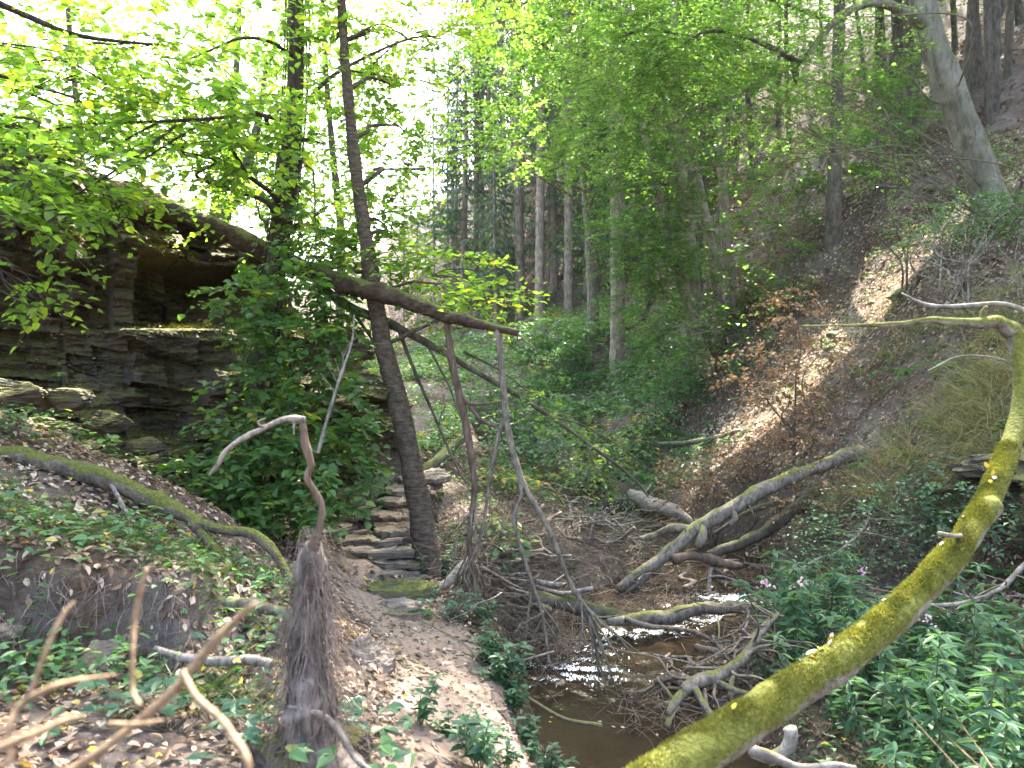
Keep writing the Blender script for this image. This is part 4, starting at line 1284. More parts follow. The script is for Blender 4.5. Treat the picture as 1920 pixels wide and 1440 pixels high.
P, rad, T_ = P[~bare], rad[~bare], T_[~bare]
n = len(P)
leaves(mb, P, rad * .6 + rng.normal(0, .7, (n, 3)), rad + rng.normal(0, .6, (n, 3)), rng.uniform(.007, .019, n), rng.uniform(.002, .004, n), simple=True, tint=np.clip(.52 + .2 * fbm(P, 12, 3, 8) + rng.normal(0, .18, n), 0, 1))
mb.build("moss", M['moss_tuft'], ml, smooth=False)
mb = MB()
tube(mb, poly((1898, 620, 3.72), (1870, 604, 3.72), (1842, 606, 3.72), (1800, 604, 3.75), (1740, 600, 3.8), (1680, 608, 3.85), (1600, 610, 3.95), (1500, 611, 4.0)), [.045, .036, .030, .018, .017, .013, .008, .003], 9, 100, .25, 9, 4, knots=3)
tube(mb, poly((1842, 606, 3.72), (1845, 585, 3.72), (1850, 575, 3.7)), [.02, .015, .008], 8, 14, .2, 9, 4)
mb.build("mossy_branch", M['bark_mossy'], ml)
mb = MB()
for P, r in ((poly((1990, 600, 3.9), (1930, 585, 3.85), (1880, 570, 3.8), (1800, 575, 3.8), (1740, 572, 3.85), (1690, 550, 3.9)), [.014, .014, .013, .012, .010, .005]),
             (poly((1908, 690, 3.7), (1870, 672, 3.7), (1800, 668, 3.75), (1740, 695, 3.8)), [.006, .005, .004, .002]), (poly((1760, 1000, 3.0), (1790, 1005, 3.02), (1802, 1004, 3.05)), [.008, .008, .009])):
    mb = MB()
    tube(mb, P, r, 8, 50, .2, 9, 4)
    mb.build("side_branch", M['bark_birch'], ml)
mb = MB()
for k in range(16):
    i = rng.integers(60, 250)
    T_ = norm(np.gradient(MLC, axis=0))[i]
    u = norm(np.array([0, 0, 1.0]) - T_ * T_[2])
    s_ = np.cross(T_, u)
    a = rng.normal(-.3, .35)
    rd = u * cos(a) + s_ * sin(a)
    Pp = MLC[i] + rd * (MLR[i] + .012)
    leaves(mb, Pp[None], (T_ + rng.normal(0, .6, 3))[None], rd[None] + rng.normal(0, .15, (1, 3)), np.array([rng.uniform(.018, .05)]), np.array([rng.uniform(.012, .03)]), tint=np.array([rng.choice([.9, .98, .95])]))
mb.build("fallen_leaves", M['leaf_litter'], ml, smooth=False)

# ------------------------------------------------------------------ logs over the stream
def log(label, P, r, m, name="log", cat="log", nseg=14, amp=.3, forks=(), knots=3, twn=0):
    P = np.asarray(P)
    root = thing(name, label, cat, P[0])
    mb = MB()
    C, rr = tube(mb, P, r, nseg, None, amp, 8, int(abs(P[0][0] * 37)) + 3, knots=knots)
    mb.build("stem", m, root)
    if len(forks):
        for Pf, rf in forks:
            mb = MB()
            tube(mb, Pf, rf, 9, None, .2, 9, 5)
            mb.build("fork", m, root)
    if twn:
        for k in range(twn):
            mb = MB()
            i = rng.integers(len(C) // 4, len(C))
            limb(mb, C[i], C[i] + rng.normal(0, .3, 3) * np.array([1, .7, .6]) + np.array([0, 0, -.05]), rr[i] * .35 + .002, .0015, 0, 5, 4, .08, k)
            mb.build("twig", M['twig'], root)
    return root

log("long pale mossy log reaching from the right bank down into the stream debris", poly((1172, 1110, 7.7), (1200, 1085, 7.75), (1240, 1048, 7.8), (1300, 995, 7.9), (1360, 958, 8.0), (1420, 925, 8.1), (1500, 888, 8.25), (1590, 856, 8.4), (1620, 846, 8.45)), [.035, .05, .062, .07, .072, .072, .074, .08, .07], M['bark_grey'],
    forks=((poly((1235, 1052, 7.8), (1190, 1080, 7.7), (1160, 1105, 7.6)), [.06, .05, .04]), (poly((1315, 985, 7.9), (1318, 1005, 7.8), (1308, 1025, 7.75)), [.045, .05, .035]), (poly((1372, 955, 8), (1378, 970, 7.92), (1370, 985, 7.9)), [.035, .04, .025]), (poly((1300, 995, 7.9), (1260, 990, 8), (1225, 1005, 8.1), (1200, 1010, 8.1)), [.05, .045, .035, .02])), twn=8)
log("dark leafless log lying below the long pale mossy one", poly((1330, 1040, 8.2), (1400, 1015, 8.3), (1460, 980, 8.4), (1520, 935, 8.5), (1590, 890, 8.6)), [.05, .06, .07, .075, .07], M['bark_dark'], forks=((poly((1460, 940, 8.35), (1400, 962, 8.2), (1340, 1000, 8.1)), [.03, .03, .02]),))
log("reddish brown curved log lying low behind the dark pool", poly((1262, 1050, 7.7), (1300, 1042, 7.75), (1350, 1055, 7.8), (1390, 1062, 7.85)), [.045, .05, .045, .03], M['wood_red'])
log("grey brown log lying level across the stream riffle", poly((1140, 1165, 6.4), (1200, 1160, 6.45), (1250, 1158, 6.5), (1300, 1143, 6.55), (1360, 1140, 6.6), (1430, 1135, 6.7), (1510, 1122, 6.75), (1560, 1108, 6.8)), [.035, .05, .055, .055, .05, .05, .045, .03], M['bark_grey'],
    forks=((poly((1430, 1135, 6.7), (1490, 1145, 6.6), (1540, 1120, 6.6), (1560, 1125, 6.6)), [.03, .022, .02, .015]),), twn=6)
log("dark sunken log at the left end of the level one", poly((990, 1120, 6.6), (1050, 1130, 6.6), (1110, 1145, 6.55), (1180, 1160, 6.5)), [.06, .065, .06, .04], M['bark_dark'])
log("broken sunlit log with torn pale wood behind the stream debris", poly((1180, 925, 10.8), (1220, 945, 10.6), (1260, 960, 10.5), (1312, 985, 10.3)), [.07, .10, .095, .04], M['wood_pale'], amp=.35, twn=5)
log("pale forked dead branch at the near edge of the pool", poly((1280, 1295, 4.7), (1310, 1275, 4.75), (1345, 1268, 4.8), (1385, 1240, 4.85), (1400, 1225, 4.9), (1430, 1180, 5.0), (1460, 1150, 5.1)), [.035, .042, .04, .038, .03, .022, .015], M['bark_grey'],
    forks=((poly((1300, 1285, 4.72), (1318, 1318, 4.6), (1335, 1345, 4.5), (1350, 1370, 4.4)), [.022, .02, .018, .012]), (poly((1290, 1290, 4.72), (1265, 1318, 4.65), (1252, 1340, 4.6)), [.03, .026, .02]), (poly((1330, 1272, 4.78), (1400, 1300, 4.7), (1450, 1295, 4.7)), [.02, .016, .01]),
           (poly((1385, 1240, 4.85), (1420, 1215, 4.9), (1470, 1205, 4.9)), [.016, .012, .006])), twn=34)
log("bent pale root showing under the mossy trunk at the bottom edge", poly((1480, 1365, 3.35), (1484, 1385, 3.35), (1470, 1410, 3.35), (1440, 1420, 3.35), (1410, 1412, 3.35)), [.03, .028, .026, .024, .02], M['bark_birch'], name="dead_root", cat="root",
    forks=((poly((1405, 1405, 3.3), (1450, 1420, 3.25), (1500, 1440, 3.2), (1560, 1436, 3.2), (1605, 1440, 3.2)), [.025, .022, .02, .016, .012]),))
log("short barkless log resting against the foot of the leaning brown tree", poly((785, 1135, 5.75), (830, 1100, 5.85), (860, 1072, 5.9), (885, 1045, 5.95)), [.035, .045, .045, .03], M['wood_pale'], amp=.3)
log("thin mossy log high on the right bank above the ferns", poly((1490, 812, 9.6), (1540, 798, 9.6), (1600, 775, 9.6), (1640, 765, 9.6)), [.04, .055, .055, .04], M['bark_grey'])
log("thin fallen stem lying level in the sunlit patch of the slope", poly((1235, 832, 12.6), (1300, 828, 12.4), (1360, 815, 12.3), (1420, 795, 12.2)), [.03, .035, .035, .03], M['bark_grey'])
log("grey leaning log among the green herbs beyond the leaning brown tree", poly((790, 890, 9.5), (830, 855, 9.8), (865, 825, 10.2)), [.06, .065, .06], M['bark_beech'])
log("white dead branch arching in front of the dark rock at the right edge", poly((1980, 1010, 5.2), (1920, 1060, 5.1), (1880, 1100, 5.0), (1830, 1125, 5.0), (1770, 1135, 5.0), (1700, 1130, 5.0)), [.012, .014, .016, .015, .013, .006], M['bark_birch'], name="dead_branch", cat="branch", twn=14)
log("thin pale crooked stick standing up from the litter right of the pool", poly((1488, 1110, 6.3), (1500, 1075, 6.3), (1530, 1050, 6.3), (1570, 1035, 6.3), (1620, 990, 6.4), (1630, 960, 6.4)), [.014, .014, .012, .01, .008, .003], M['wood_grey'], name="dead_branch", cat="branch", twn=8)

# sticks of the debris heaps, one by one
protos = []
for k in range(8):
    mb = MB()
    L = 1.0
    P = np.zeros((6, 3))
    P[:, 0] = np.linspace(-.5, .5, 6)
    P[1:-1] += rng.normal(0, .045, (4, 3))
    P[:, 2] += rng.normal(0, .02, 6)
    C, rr = tube(mb, P, np.linspace(.019, .007, 6) * rng.uniform(.7, 1.3), 7, 30, .2, 12, k)
    for q in range(k % 4):
        i = rng.integers(8, 26)
        limb(mb, C[i], C[i] + np.array([.18, 0, 0]) + rng.normal(0, .1, 3), .008, .003, 0, 4, 5, .05, q)
    protos.append(mb.mesh("stick", [M['wood_grey'], M['twig'], M['bark_grey']][k % 3]))
HE = [((880, 1000), (1000, 1150), 6.2, 7.6, 70, "thin bare stick tangled in the brown heap left of the stream"), ((1000, 1190), (930, 1080), 8.2, 11.2, 125, "bleached bare stick on the debris bar in midstream"),
      ((1250, 1440), (1160, 1260), 5.2, 6.0, 30, "thin grey stick lying among twigs at the right edge of the pool"), ((1180, 1500), (1020, 1100), 7.4, 8.6, 30, "dark stick jammed under the logs over the stream"), ((1500, 1800), (1040, 1130), 5.4, 6.4, 26, "dry grey stick scattered on the litter right of the pool"),
      ((880, 960), (1180, 1260), 4.4, 5.0, 4, "dry stick lying beside the footpath")]
GRP = dict(zip([h[5] for h in HE], ["sticks in the brown heap", "bleached sticks on the midstream bar", "sticks at the edge of the pool", "dark sticks under the logs", "dry sticks right of the pool", "sticks beside the path"]))
for (xa, xb), (ya, yb), Ya, Yb, n, lb in HE:
    for k in range(n):
        Y = rng.uniform(Ya, Yb)
        px = rng.uniform(xa, xb)
        X = (px - 960) / 1450 * Y
        g = max(hz(X, Y), water_z(X, Y) if stream_near(np.array([[X, Y]]))[0][0] < .5 else -9)
        o = bpy.data.objects.new("stick", protos[rng.integers(0, 8)])
        COL.objects.link(o)
        s = rng.uniform(.35, 1.25)
        o.location = (X, Y, g + .015 + rng.random() ** 2 * .22)
        o.rotation_euler = (rng.uniform(-.3, .3), rng.normal(0, .22), rng.uniform(0, 6.28))
        o.scale = (s, s * rng.uniform(.6, 1.1), s * rng.uniform(.6, 1.1))
        tag(o, lb, "stick", GRP[lb])
# fine twig litter between them
mb = MB()
for (cx, cy_, rx, ry, n, h) in ((-.1, 6.7, .5, .75, 2300, .34), (.3, 7.8, .55, .9, 1700, .26), (.35, 9.4, .5, .8, 900, .2), (1.5, 9.4, .4, .6, 700, .2), (.9, 9.0, .5, .4, 600, .15), (1.3, 8.2, .5, .5, 700, .2), (.25, 6.1, .25, .3, 500, .2), (2.0, 5.8, .5, .6, 700, .2), (1.45, 6.9, .6, .5, 450, .15), (3.0, 6.0, .7, .6, 700, .14), (3.5, 6.8, .5, .4, 800, .25), (3.2, 7.8, .6, .4, 700, .25), (2.6, 7.2, .5, .4, 500, .2), (1.0, 5.2, .3, .4, 160, .1)):
    q = rng.normal(0, .55, (n, 2)) * np.array([rx, ry]) + np.array([cx, cy_])
    z = height(q)
    z = np.where(stream_near(q)[0] < .5, np.maximum(z, SPL[stream_near(q)[1], 2]), z) + rng.random(n) ** 1.6 * h
    wands(mb, np.c_[q, z], rng.normal(size=(n, 3)) * np.array([1, 1, .35]), rng.uniform(.12, .5, n), rng.uniform(.0015, .005, n), rng.normal(-.2, .5, n), 4, rng.random(n), .14)
stuff(mb.build("twig_litter", M['twig']), "fine tangled twig litter lying over the stream debris", "twigs")

# ------------------------------------------------------------------ the valley behind: spruces
def make_spruce(label, H, z0, seed, dense=1.0):
    root = thing("spruce_tree", label, "spruce", (0, 0, 0), "spruces on the far slope")
    r = np.random.default_rng(seed)
    mb = MB()
    P = np.array([(0, 0, -.4), (0, 0, .25), (0, 0, 2), (r.normal(0, .06), r.normal(0, .06), H * .35), (r.normal(0, .1), r.normal(0, .1), H * .7), (0, 0, H)])
    tube(mb, P, [.24, .19, .165, .14, .09, .015], 12, 90, .08, 5, seed)
    mb.build("trunk", M['bark_spruce'], root)
    mb = MB()                                   # dead lower boughs
    n = 110
    zz = r.uniform(1.6, z0 + 3, n)
    a = r.uniform(0, 2 * pi, n)
    wands(mb, np.c_[np.cos(a) * .1, np.sin(a) * .1, zz], np.c_[np.cos(a), np.sin(a), -.15 + 0 * a], r.uniform(.4, 1.7, n), .012, r.uniform(-.7, .15, n), 5, r.random(n), .12)
    stuff(mb.build("dead_boughs", M['twig'], root))
    mb, bw = MB(), MB()
    zs = np.arange(z0, H - .3, .42)
    Ps, Ds = [], []
    for z in zs:
        f = (z - z0) / (H - z0)
        Lm = (2.5 * (1 - f) ** .8 + .25) * (0.55 + 0.45 * min(1, f * 6 + .3))
        for k in range(5):
            aa = r.uniform(0, 2 * pi)
            d = np.array([cos(aa), sin(aa), 0])
            L = Lm * r.uniform(.65, 1.1)
            nt_ = int(L * 16 * dense) + 4
            t = r.uniform(.12, 1, nt_)
            p = d * (t * L)[:, None]
            p[:, 2] = z - .32 * L * t ** 1.3 + .12 * L * t ** 4
            s_ = np.array([-d[1], d[0], 0])
            side = r.normal(0, 1, nt_)
            p = p + s_ * (side * .06)[:, None]
            Ps.append(p)
            Ds.append(d * .6 + s_ * np.sign(side)[:, None] * .75 + np.array([0, 0, -.55]) + r.normal(0, .2, (nt_, 3)))
            q = d * L
            prisms(bw, np.array([[0, 0, z], d * L * .5 + [0, 0, z - .13 * L]]), np.array([d * L * .5 + [0, 0, z - .13 * L], q + [0, 0, z - .2 * L]]), np.array([.018, .01]), np.array([.01, .003]))
    Ps, Ds = np.vstack(Ps), np.vstack(Ds)
    nn = len(Ps)
    leaves(mb, Ps, Ds, r.normal(0, .5, (nn, 3)) + np.array([0, 0, 1]), r.uniform(.25, .55, nn), r.uniform(.06, .11, nn), .6, r.random(nn), simple=True, curl=.15)
    mb.build("crown", M['needle'], root, smooth=False)
    stuff(bw.build("boughs", M['bark_dark'], root))
    return root

SPL_ = "slim straight spruce among many in the far stand beyond the ravine"
sp = [make_spruce(SPL_, 25, 10.5, 1, .7), make_spruce(SPL_, 23, 7.0, 2, .75), make_spruce(SPL_, 27, 12.5, 3, .65)]
sites = [(1012, 28), (1066, 28.5), (975, 30), (1108, 31), (1195, 30), (1240, 33), (945, 33), (925, 36), (893, 34), (855, 37), (815, 35), (783, 33), (757, 36), (1030, 36), (1085, 38), (1140, 36), (1300, 36), (1340, 31), (840, 44), (960, 43), (1000, 46), (1060, 46), (1120, 45),
         (1180, 43), (1230, 44), (1290, 44), (1380, 40), (900, 50), (980, 54), (1100, 54), (1220, 54), (1420, 46), (1340, 52), (1010, 41), (920, 42), (1130, 40), (1060, 62), (940, 60), (1180, 60),
         (735, 50), (690, 54)]
for i, (px, Y) in enumerate(sites):
    k = i % 3
    for tr_ in range(12):
        X = (px - 960) / 1450 * Y
        loc = (X, Y, hz(X, Y) - .1)
        if not shades_gap(loc, 6, 25, 1.7):
            break
        px -= 22
    if tr_ == 11:
        continue
    if i < 3:
        sp[k].location = loc
        sp[k].rotation_euler = (0, 0, rng.uniform(0, 6.28))
    else:
        copy_thing(sp[k], loc, 0, (lambda a: (a * rng.uniform(.55, .85),) * 2 + (a,))(rng.uniform(.8, 1.12) * (.42 if px < 805 else .66 if px < 860 else 1)), rot=(rng.normal(0, .012), rng.normal(0, .012), rng.uniform(0, 6.28)))
YL = "young spruce with green boughs down to the ground among the far trunks"
ys_ = make_spruce(YL, 12, 1.6, 12, .9)
ys_['group'] = "young spruces under the far stand"
r5 = np.random.default_rng(44)
for i, (px, Y) in enumerate(((870, 33), (930, 30), (905, 38), (1040, 33), (1100, 30), (1125, 35), (1160, 29), (1210, 34), (980, 40), (1260, 30), (850, 42), (1310, 36), (1065, 42), (1180, 45), (1000, 46), (1350, 34))):
    X = (px - 960) / 1450 * Y
    sc_ = r5.uniform(.5, 1.05)
    if i == 0:
        ys_.location = hzz(X, Y)
    else:
        copy_thing(ys_, hzz(X, Y), r5.uniform(0, 6.28), sc_)
big = make_spruce("nearest spruce, its pale lower trunk rising from the herbs left of the hornbeams", 25, 14.5, 9)
big.location = hzz((1158 - 960) / 1450 * 18, 18)
del big['group']

# ------------------------------------------------------------------ broadleaved trees of the right slope
# hornbeams with several stems in the middle distance
def px_tr(*pts):
    return poly(*pts)
Yh = 15.5
hb_cl = [C_(1180, 120, 15, 120, 70, 1.2, 90), C_(1290, 90, 15, 130, 70, 1.4, 100), C_(1160, 260, 15, 110, 60, 1.0, 90), C_(1260, 230, 15, 120, 60, 1.2, 100), C_(1380, 200, 15.5, 120, 60, 1.2, 90), C_(1200, 380, 15, 100, 50, 1.0, 80), C_(1300, 340, 15, 120, 50, 1.2, 95),
         C_(1210, 490, 14.5, 90, 34, .9, 75), C_(1300, 440, 14.8, 120, 40, 1.1, 90), C_(1420, 330, 15.5, 100, 40, 1.0, 60), C_(1330, 540, 14.8, 120, 34, 1.0, 80), C_(1220, 570, 14.5, 90, 28, .8, 60), C_(1400, 470, 15, 110, 30, 1.0, 60), C_(1460, 240, 15.5, 90, 40, 1.0, 45),
         C_(1290, 620, 14.2, 100, 26, .7, 46), C_(1350, 40, 15.5, 140, 60, 1.3, 80), C_(1440, 400, 14.6, 80, 26, .8, 60), C_(1400, 560, 14.2, 80, 24, .7, 50), C_(1250, 320, 14.6, 110, 50, 1, 90), C_(1180, 440, 14.4, 80, 36, .8, 70), C_(1480, 160, 15, 90, 50, 1, 70), C_(1500, 330, 14.4, 90, 22, .7, 50), C_(1290, 500, 14.2, 110, 30, .8, 80)]
def part_of(lst, k, n):
    return lst[k::n]
hb_tr = [px_tr((1350, 630, 15.6), (1335, 480, 15.6), (1300, 300, 15.6), (1275, 150, 15.6), (1260, -100, 15.6), (1250, -500, 15.6)), px_tr((1322, 620, 15.3), (1290, 420, 15.3), (1275, 260, 15.3), (1268, 100, 15.3), (1240, -200, 15.3)),
         px_tr((1372, 620, 16), (1362, 450, 16), (1352, 250, 16), (1358, 50, 16), (1370, -300, 16)), px_tr((1335, 640, 15), (1262, 470, 15), (1225, 330, 15), (1200, 200, 15), (1170, 0, 15))]
hb_lb = ["tallest mottled hornbeam stem of the clump right of the nearest spruce", "slender hornbeam stem at the left of the clump, bending back", "dark straight hornbeam stem at the right of the clump", "hornbeam stem leaning far left out of the clump over the valley"]
for k in range(4):
    P = hb_tr[k].copy()
    P[0][2] = hz(P[0][0], P[0][1]) - .2
    tree("hornbeam_tree", hb_lb[k], "hornbeam", P, np.linspace(.14, .035, len(P)), M['bark_spruce'], M['leaf_hornbeam'], part_of(hb_cl, k, 4), .095, 10, .55, 1.8, simple=True, droop=.22, flat=.25, aspect=.55, limb_r=.03, tr=.004)

# pale foliage high in the middle
pt = px_tr((1115, 600, 20), (1105, 420, 20), (1080, 200, 20), (1060, 0, 20), (1040, -250, 20))
pt[0][2] = hz(pt[0][0], pt[0][1]) - .2
pcl = [C_(1000, 60, 18, 110, 70, 1.4, 100), C_(940, 150, 18, 80, 60, 1.2, 75), C_(1040, 190, 18, 90, 60, 1.3, 95), C_(1000, 280, 18, 100, 40, 1.2, 80), C_(930, 40, 18.5, 80, 60, 1.3, 75), C_(1090, 80, 18, 80, 70, 1.3, 85), C_(1090, 300, 18, 70, 40, 1.0, 46), C_(900, 260, 18.5, 60, 40, 1.0, 40), C_(1000, -100, 18, 160, 80, 1.5, 150), C_(1160, -60, 18, 130, 80, 1.5, 120)]
tree("maple_tree", "pale green airy tree high in the middle before the spruces", "tree", pt, [.16, .14, .11, .07, .03], M['bark_grey'], M['leaf_pale'], pcl, .105, 10, .55, 1.5, simple=True, droop=.2, flat=.3, aspect=.8, limb_r=.04)

# the leaning beech and its long arching bough
bt = px_tr((1872, 440, 10.2), (1850, 350, 10.2), (1822, 275, 10.15), (1795, 200, 10.1), (1765, 120, 10.1), (1738, 50, 10.1), (1728, -30, 10.1), (1700, -300, 10.2), (1650, -600, 10.3), (1600, -900, 10.5))
bt[0][2] = hz(bt[0][0], bt[0][1]) - .3
bcl = [C_(1250, 60, 8.6, 130, 50, .7, 120), C_(1160, 120, 8.5, 110, 50, .6, 105), C_(1340, 110, 8.8, 110, 50, .6, 95), C_(1240, 170, 8.6, 100, 45, .6, 90), C_(1160, 210, 8.4, 70, 50, .5, 62), C_(1430, 60, 9, 110, 60, .7, 90), C_(1520, 130, 9.3, 90, 40, .6, 60), C_(1400, 200, 9, 80, 40, .5, 48), C_(1120, 20, 8.4, 90, 40, .5, 56),
       C_(1560, 40, 9.5, 90, 50, .6, 60), C_(1480, 230, 9.3, 100, 24, .5, 40), C_(1200, 300, 8.7, 50, 30, .4, 26), C_(1640, 110, 9.6, 60, 40, .5, 22), C_(1300, -160, 9, 240, 90, 1.2, 130), C_(1560, -300, 9.8, 280, 130, 1.4, 170), C_(1250, -480, 9.5, 300, 140, 1.4, 170), C_(1700, -700, 10, 330, 200, 1.7, 200), C_(1480, -820, 9, 330, 160, 1.5, 160)]
bcl += [(np.array(c), (1.9, 1.9, .9), 210) for c in ((4.6, 12.5, 9.6), (3.2, 13.5, 11.0), (5.8, 13.2, 11.8), (6.8, 12.2, 10.2), (2.2, 12.2, 9.6), (4.2, 15.0, 13.0), (6.5, 15.0, 14.0), (1.6, 14.2, 12.2), (3.4, 10.8, 9.0), (8.2, 13.0, 13.0), (8.4, 15.5, 15.0), (2.6, 16.5, 14.0))]  # overhead foliage added out of view to shade the right slope
BT, _, _ = tree("beech_tree", "thick smooth grey beech blotched with moss leaning left on the right slope", "beech", bt, [.27, .215, .195, .182, .178, .174, .168, .14, .09, .035], M['bark_beech'], M['leaf_hornbeam'], bcl, .062, 11, .42, 1.5,
                simple=True, droop=.22, flat=.2, aspect=.55, limb_r=.012, trunk_amp=.12, nseg=24, tr=.003)
for P, r0, r1 in ((px_tr((1738, 50, 10.05), (1705, 28, 9.9), (1660, 8, 9.75), (1615, 10, 9.6), (1570, 35, 9.5), (1535, 75, 9.4), (1500, 115, 9.3), (1440, 145, 9.2), (1390, 175, 9.0), (1300, 215, 8.8), (1230, 245, 8.7)), .10, .012),
                  (px_tr((1500, 118, 9.3), (1450, 92, 9.1), (1400, 70, 8.9), (1340, 58, 8.7), (1290, 75, 8.6), (1250, 110, 8.5), (1190, 150, 8.4)), .04, .006), (px_tr((1490, 120, 9.3), (1493, 140, 9.3), (1490, 158, 9.3)), .05, .03),
                  (px_tr((1300, 70, 8.6), (1220, 55, 8.5), (1160, 70, 8.4)), .018, .005), (px_tr((1560, 40, 9.5), (1450, 0, 9.2), (1350, -20, 9.0)), .03, .008)):
    mb = MB()
    tube(mb, P, np.concatenate([[r0, r0 * .8], np.linspace(r0 * .55, r1, len(P) - 2)]), 12, None, .14, 7, 4, knots=3)
    mb.build("bough", M['bark_beech'] if r0 > .09 else M['bark_dark'], BT)

# thin dark trees scattered up the slope
def thin_tree(loc, seed, H, r0):
    root = thing("slope_tree", "thin dark trunked young tree among many high on the right slope", "tree", loc, "thin dark trees up the right slope")
    r = np.random.default_rng(seed)
    mb = MB()
    lean = r.normal(0, .09 * H, 2)
    P = np.array([(0, 0, -.4), (0, 0, .4), (lean[0] * .2, lean[1] * .2, H * .3), (lean[0] * .5 + r.normal(0, .25), lean[1] * .5, H * .6), (lean[0], lean[1], H)]) + np.asarray(loc)
    C, rr = tube(mb, P, [r0 * 1.3, r0, r0 * .85, r0 * .6, r0 * .15], 8, 50, .14, 6, seed)
    mb.build("trunk", M['bark_dark'], root)
    lf = MB()
    for k in range(20):
        i = r.integers(14, 49) if k < 10 else r.integers(30, 49)
        a = r.uniform(0, 2 * pi)
        L = r.uniform(.5, 2.2)
        e = C[i] + np.array([cos(a) * L, sin(a) * L, r.uniform(.1, .9)])
        if keep(C[i] + (e - C[i]) * np.linspace(.2, 1, 6)[:, None], 1.0).all():
            mb = MB()
            limb(mb, C[i], e, rr[i] * .4, .006, .05, 5, 5, .06, k)
            mb.build("limb", M['bark_dark'], root)
        m_ = 26 if k < 10 else 40
        B, D = cluster(e, (.8, .8, .28) if k < 10 else (1.1, 1.1, .35), m_)
        sprays(lf, None, B, D, .6 * r.uniform(.6, 1.2, m_), 8, .10 if k < 10 else .13, .2, .25, .6, True, True)
    lf.build("crown", M['leaf_hornbeam'], root, smooth=False)
ts = [(1500, 22), (1535, 21), (1570, 24), (1600, 20), (1640, 22), (1655, 19), (1690, 23), (1480, 26), (1560, 28), (1620, 30), (1700, 20.5), (1668, 18), (1810, 15.5), (1832, 17), (1855, 15), (1890, 16.5), (1910, 19), (1790, 22), (1720, 24), (1880, 24),
      (1440, 23), (1410, 28), (1460, 32), (1540, 35), (1650, 34), (1750, 30), (1850, 30), (1590, 17.5), (1520, 18.5), (1380, 32), (1600, 40), (1700, 38), (1500, 42)]
for i, (px, Y) in enumerate(ts):
    px0 = px
    for tr_ in range(44):
        px = px0 + 9 * ((tr_ + 1) // 2) * (-1 if tr_ % 2 else 1)
        X = (px - 960) / 1450 * Y
        if not shades_gap(hzz(X, Y), 1, 13, -.05):
            break
    thin_tree(hzz(X, Y), 300 + i, rng.uniform(8.5, 13), rng.uniform(.075, .12))

# taller trees of the slope with unseen crown masses added sunward to shade it
tall = [((7.2, 14.5), 15, "dark tall trunk on the slope just left of the leaning beech"), ((5.6, 18.5), 15, "dark tall trunk high behind the hornbeam clump"), ((9.6, 15.5), 14, "dark tall trunk at the right edge of the upper slope"), ((3.6, 20.5), 17, "dark tall trunk between the nearest spruce and the hornbeams")]
tcl = [[], [], [], []]
for X in np.arange(1.2, 11.5, 1.45):
    for Y in np.arange(8.2, 19.5, 1.45):
        p = hzz(X + rng.normal(0, .25), Y + rng.normal(0, .25))
        t_ = rng.uniform(12, 15)
        while True:
            c = p + S * t_
            if 720 - (c[2] - EYE - 1.0) / c[1] * 1450 < -20 or t_ > 24:
                break
            t_ += .5
        k = int(np.argmin([np.hypot(c[0] - a[0][0], c[1] - a[0][1]) for a in tall]))
        tcl[k].append((c, (1.35, 1.35, .5), 62))
for (xy, H, lb), cl in zip(tall, tcl):
    for dx_ in (0, .3, -.3, .6, -.6, .9, -.9, 1.2, -1.2):
        b = hzz(xy[0] + dx_, xy[1])
        if not shades_gap(b, 0, H, .25):
            break
    P = np.array([b + [0, 0, -.4], b + [.05, 0, 1.5], b + [.2, .1, H * .4], b + [.1, .3, H * .7], b + [0, .2, H]])
    tree("slope_tree", lb, "tree", P, [.16, .12, .10, .07, .03], M['bark_dark'], M['leaf_hornbeam'], cl, .13, 9, .6, 1.0, simple=True, droop=.2, flat=.3, aspect=.6, limb_r=.04)

# bright trees beyond the cliff on the left
lcl = [[C_(380, 330, 12, 110, 50, 1.0, 60), C_(460, 260, 12, 100, 60, 1.0, 80), C_(340, 250, 12, 110, 50, 1.0, 60), C_(430, 150, 12.5, 130, 60, 1.2, 80), C_(520, 330, 12.5, 60, 60, 1.0, 60), C_(440, -120, 12.5, 240, 130, 1.6, 130)],
       [C_(600, 280, 13.5, 70, 80, 1.0, 80), C_(620, 420, 13, 70, 50, 1.0, 70), C_(580, 130, 14, 100, 80, 1.2, 90), C_(690, 200, 14.5, 50, 90, 1.0, 60), C_(700, 60, 15, 70, 60, 1.2, 55), C_(600, -120, 14, 200, 120, 1.6, 120)],
       [C_(120, 170, 13, 140, 90, 1.3, 90), C_(240, 90, 13.5, 120, 70, 1.2, 50), C_(60, 60, 13, 120, 70, 1.3, 60), C_(270, 240, 13, 80, 50, 1.0, 50), C_(80, -150, 13, 260, 130, 1.6, 120)]]
ltr = [px_tr((400, 425, 11.6), (416, 360, 11.7), (432, 290, 11.8), (440, 180, 12), (450, 0, 12.3), (455, -300, 12.5)), px_tr((640, 480, 13.5), (628, 330, 13.6), (612, 150, 13.8), (600, -100, 14), (590, -350, 14)), px_tr((150, 330, 12.8), (145, 200, 13), (130, 50, 13), (110, -250, 13)),]
llb = ["bright green tree with a crooked mossy trunk beyond the cliff brow", "bright backlit tree seen between the two slim trunks by the path", "yellow green backlit tree far behind the cliff at the upper left"]
for k in range(3):
    P = ltr[k].copy()
    P = np.vstack([[P[0][0] - .1, P[0][1], hz(P[0][0], P[0][1]) - .3], P])
    tree("leafy_tree", llb[k], "tree", P, np.linspace(.085, .03, len(P)), M['bark_dark'], M['leaf_pale'], lcl[k], .095, 9, .5, 1.25, simple=True, droop=.25, flat=.45, aspect=.75, limb_r=.035)
P = px_tr((415, 425, 11.3), (432, 385, 11.3), (450, 350, 11.35), (480, 250, 11.6), (500, 120, 12))
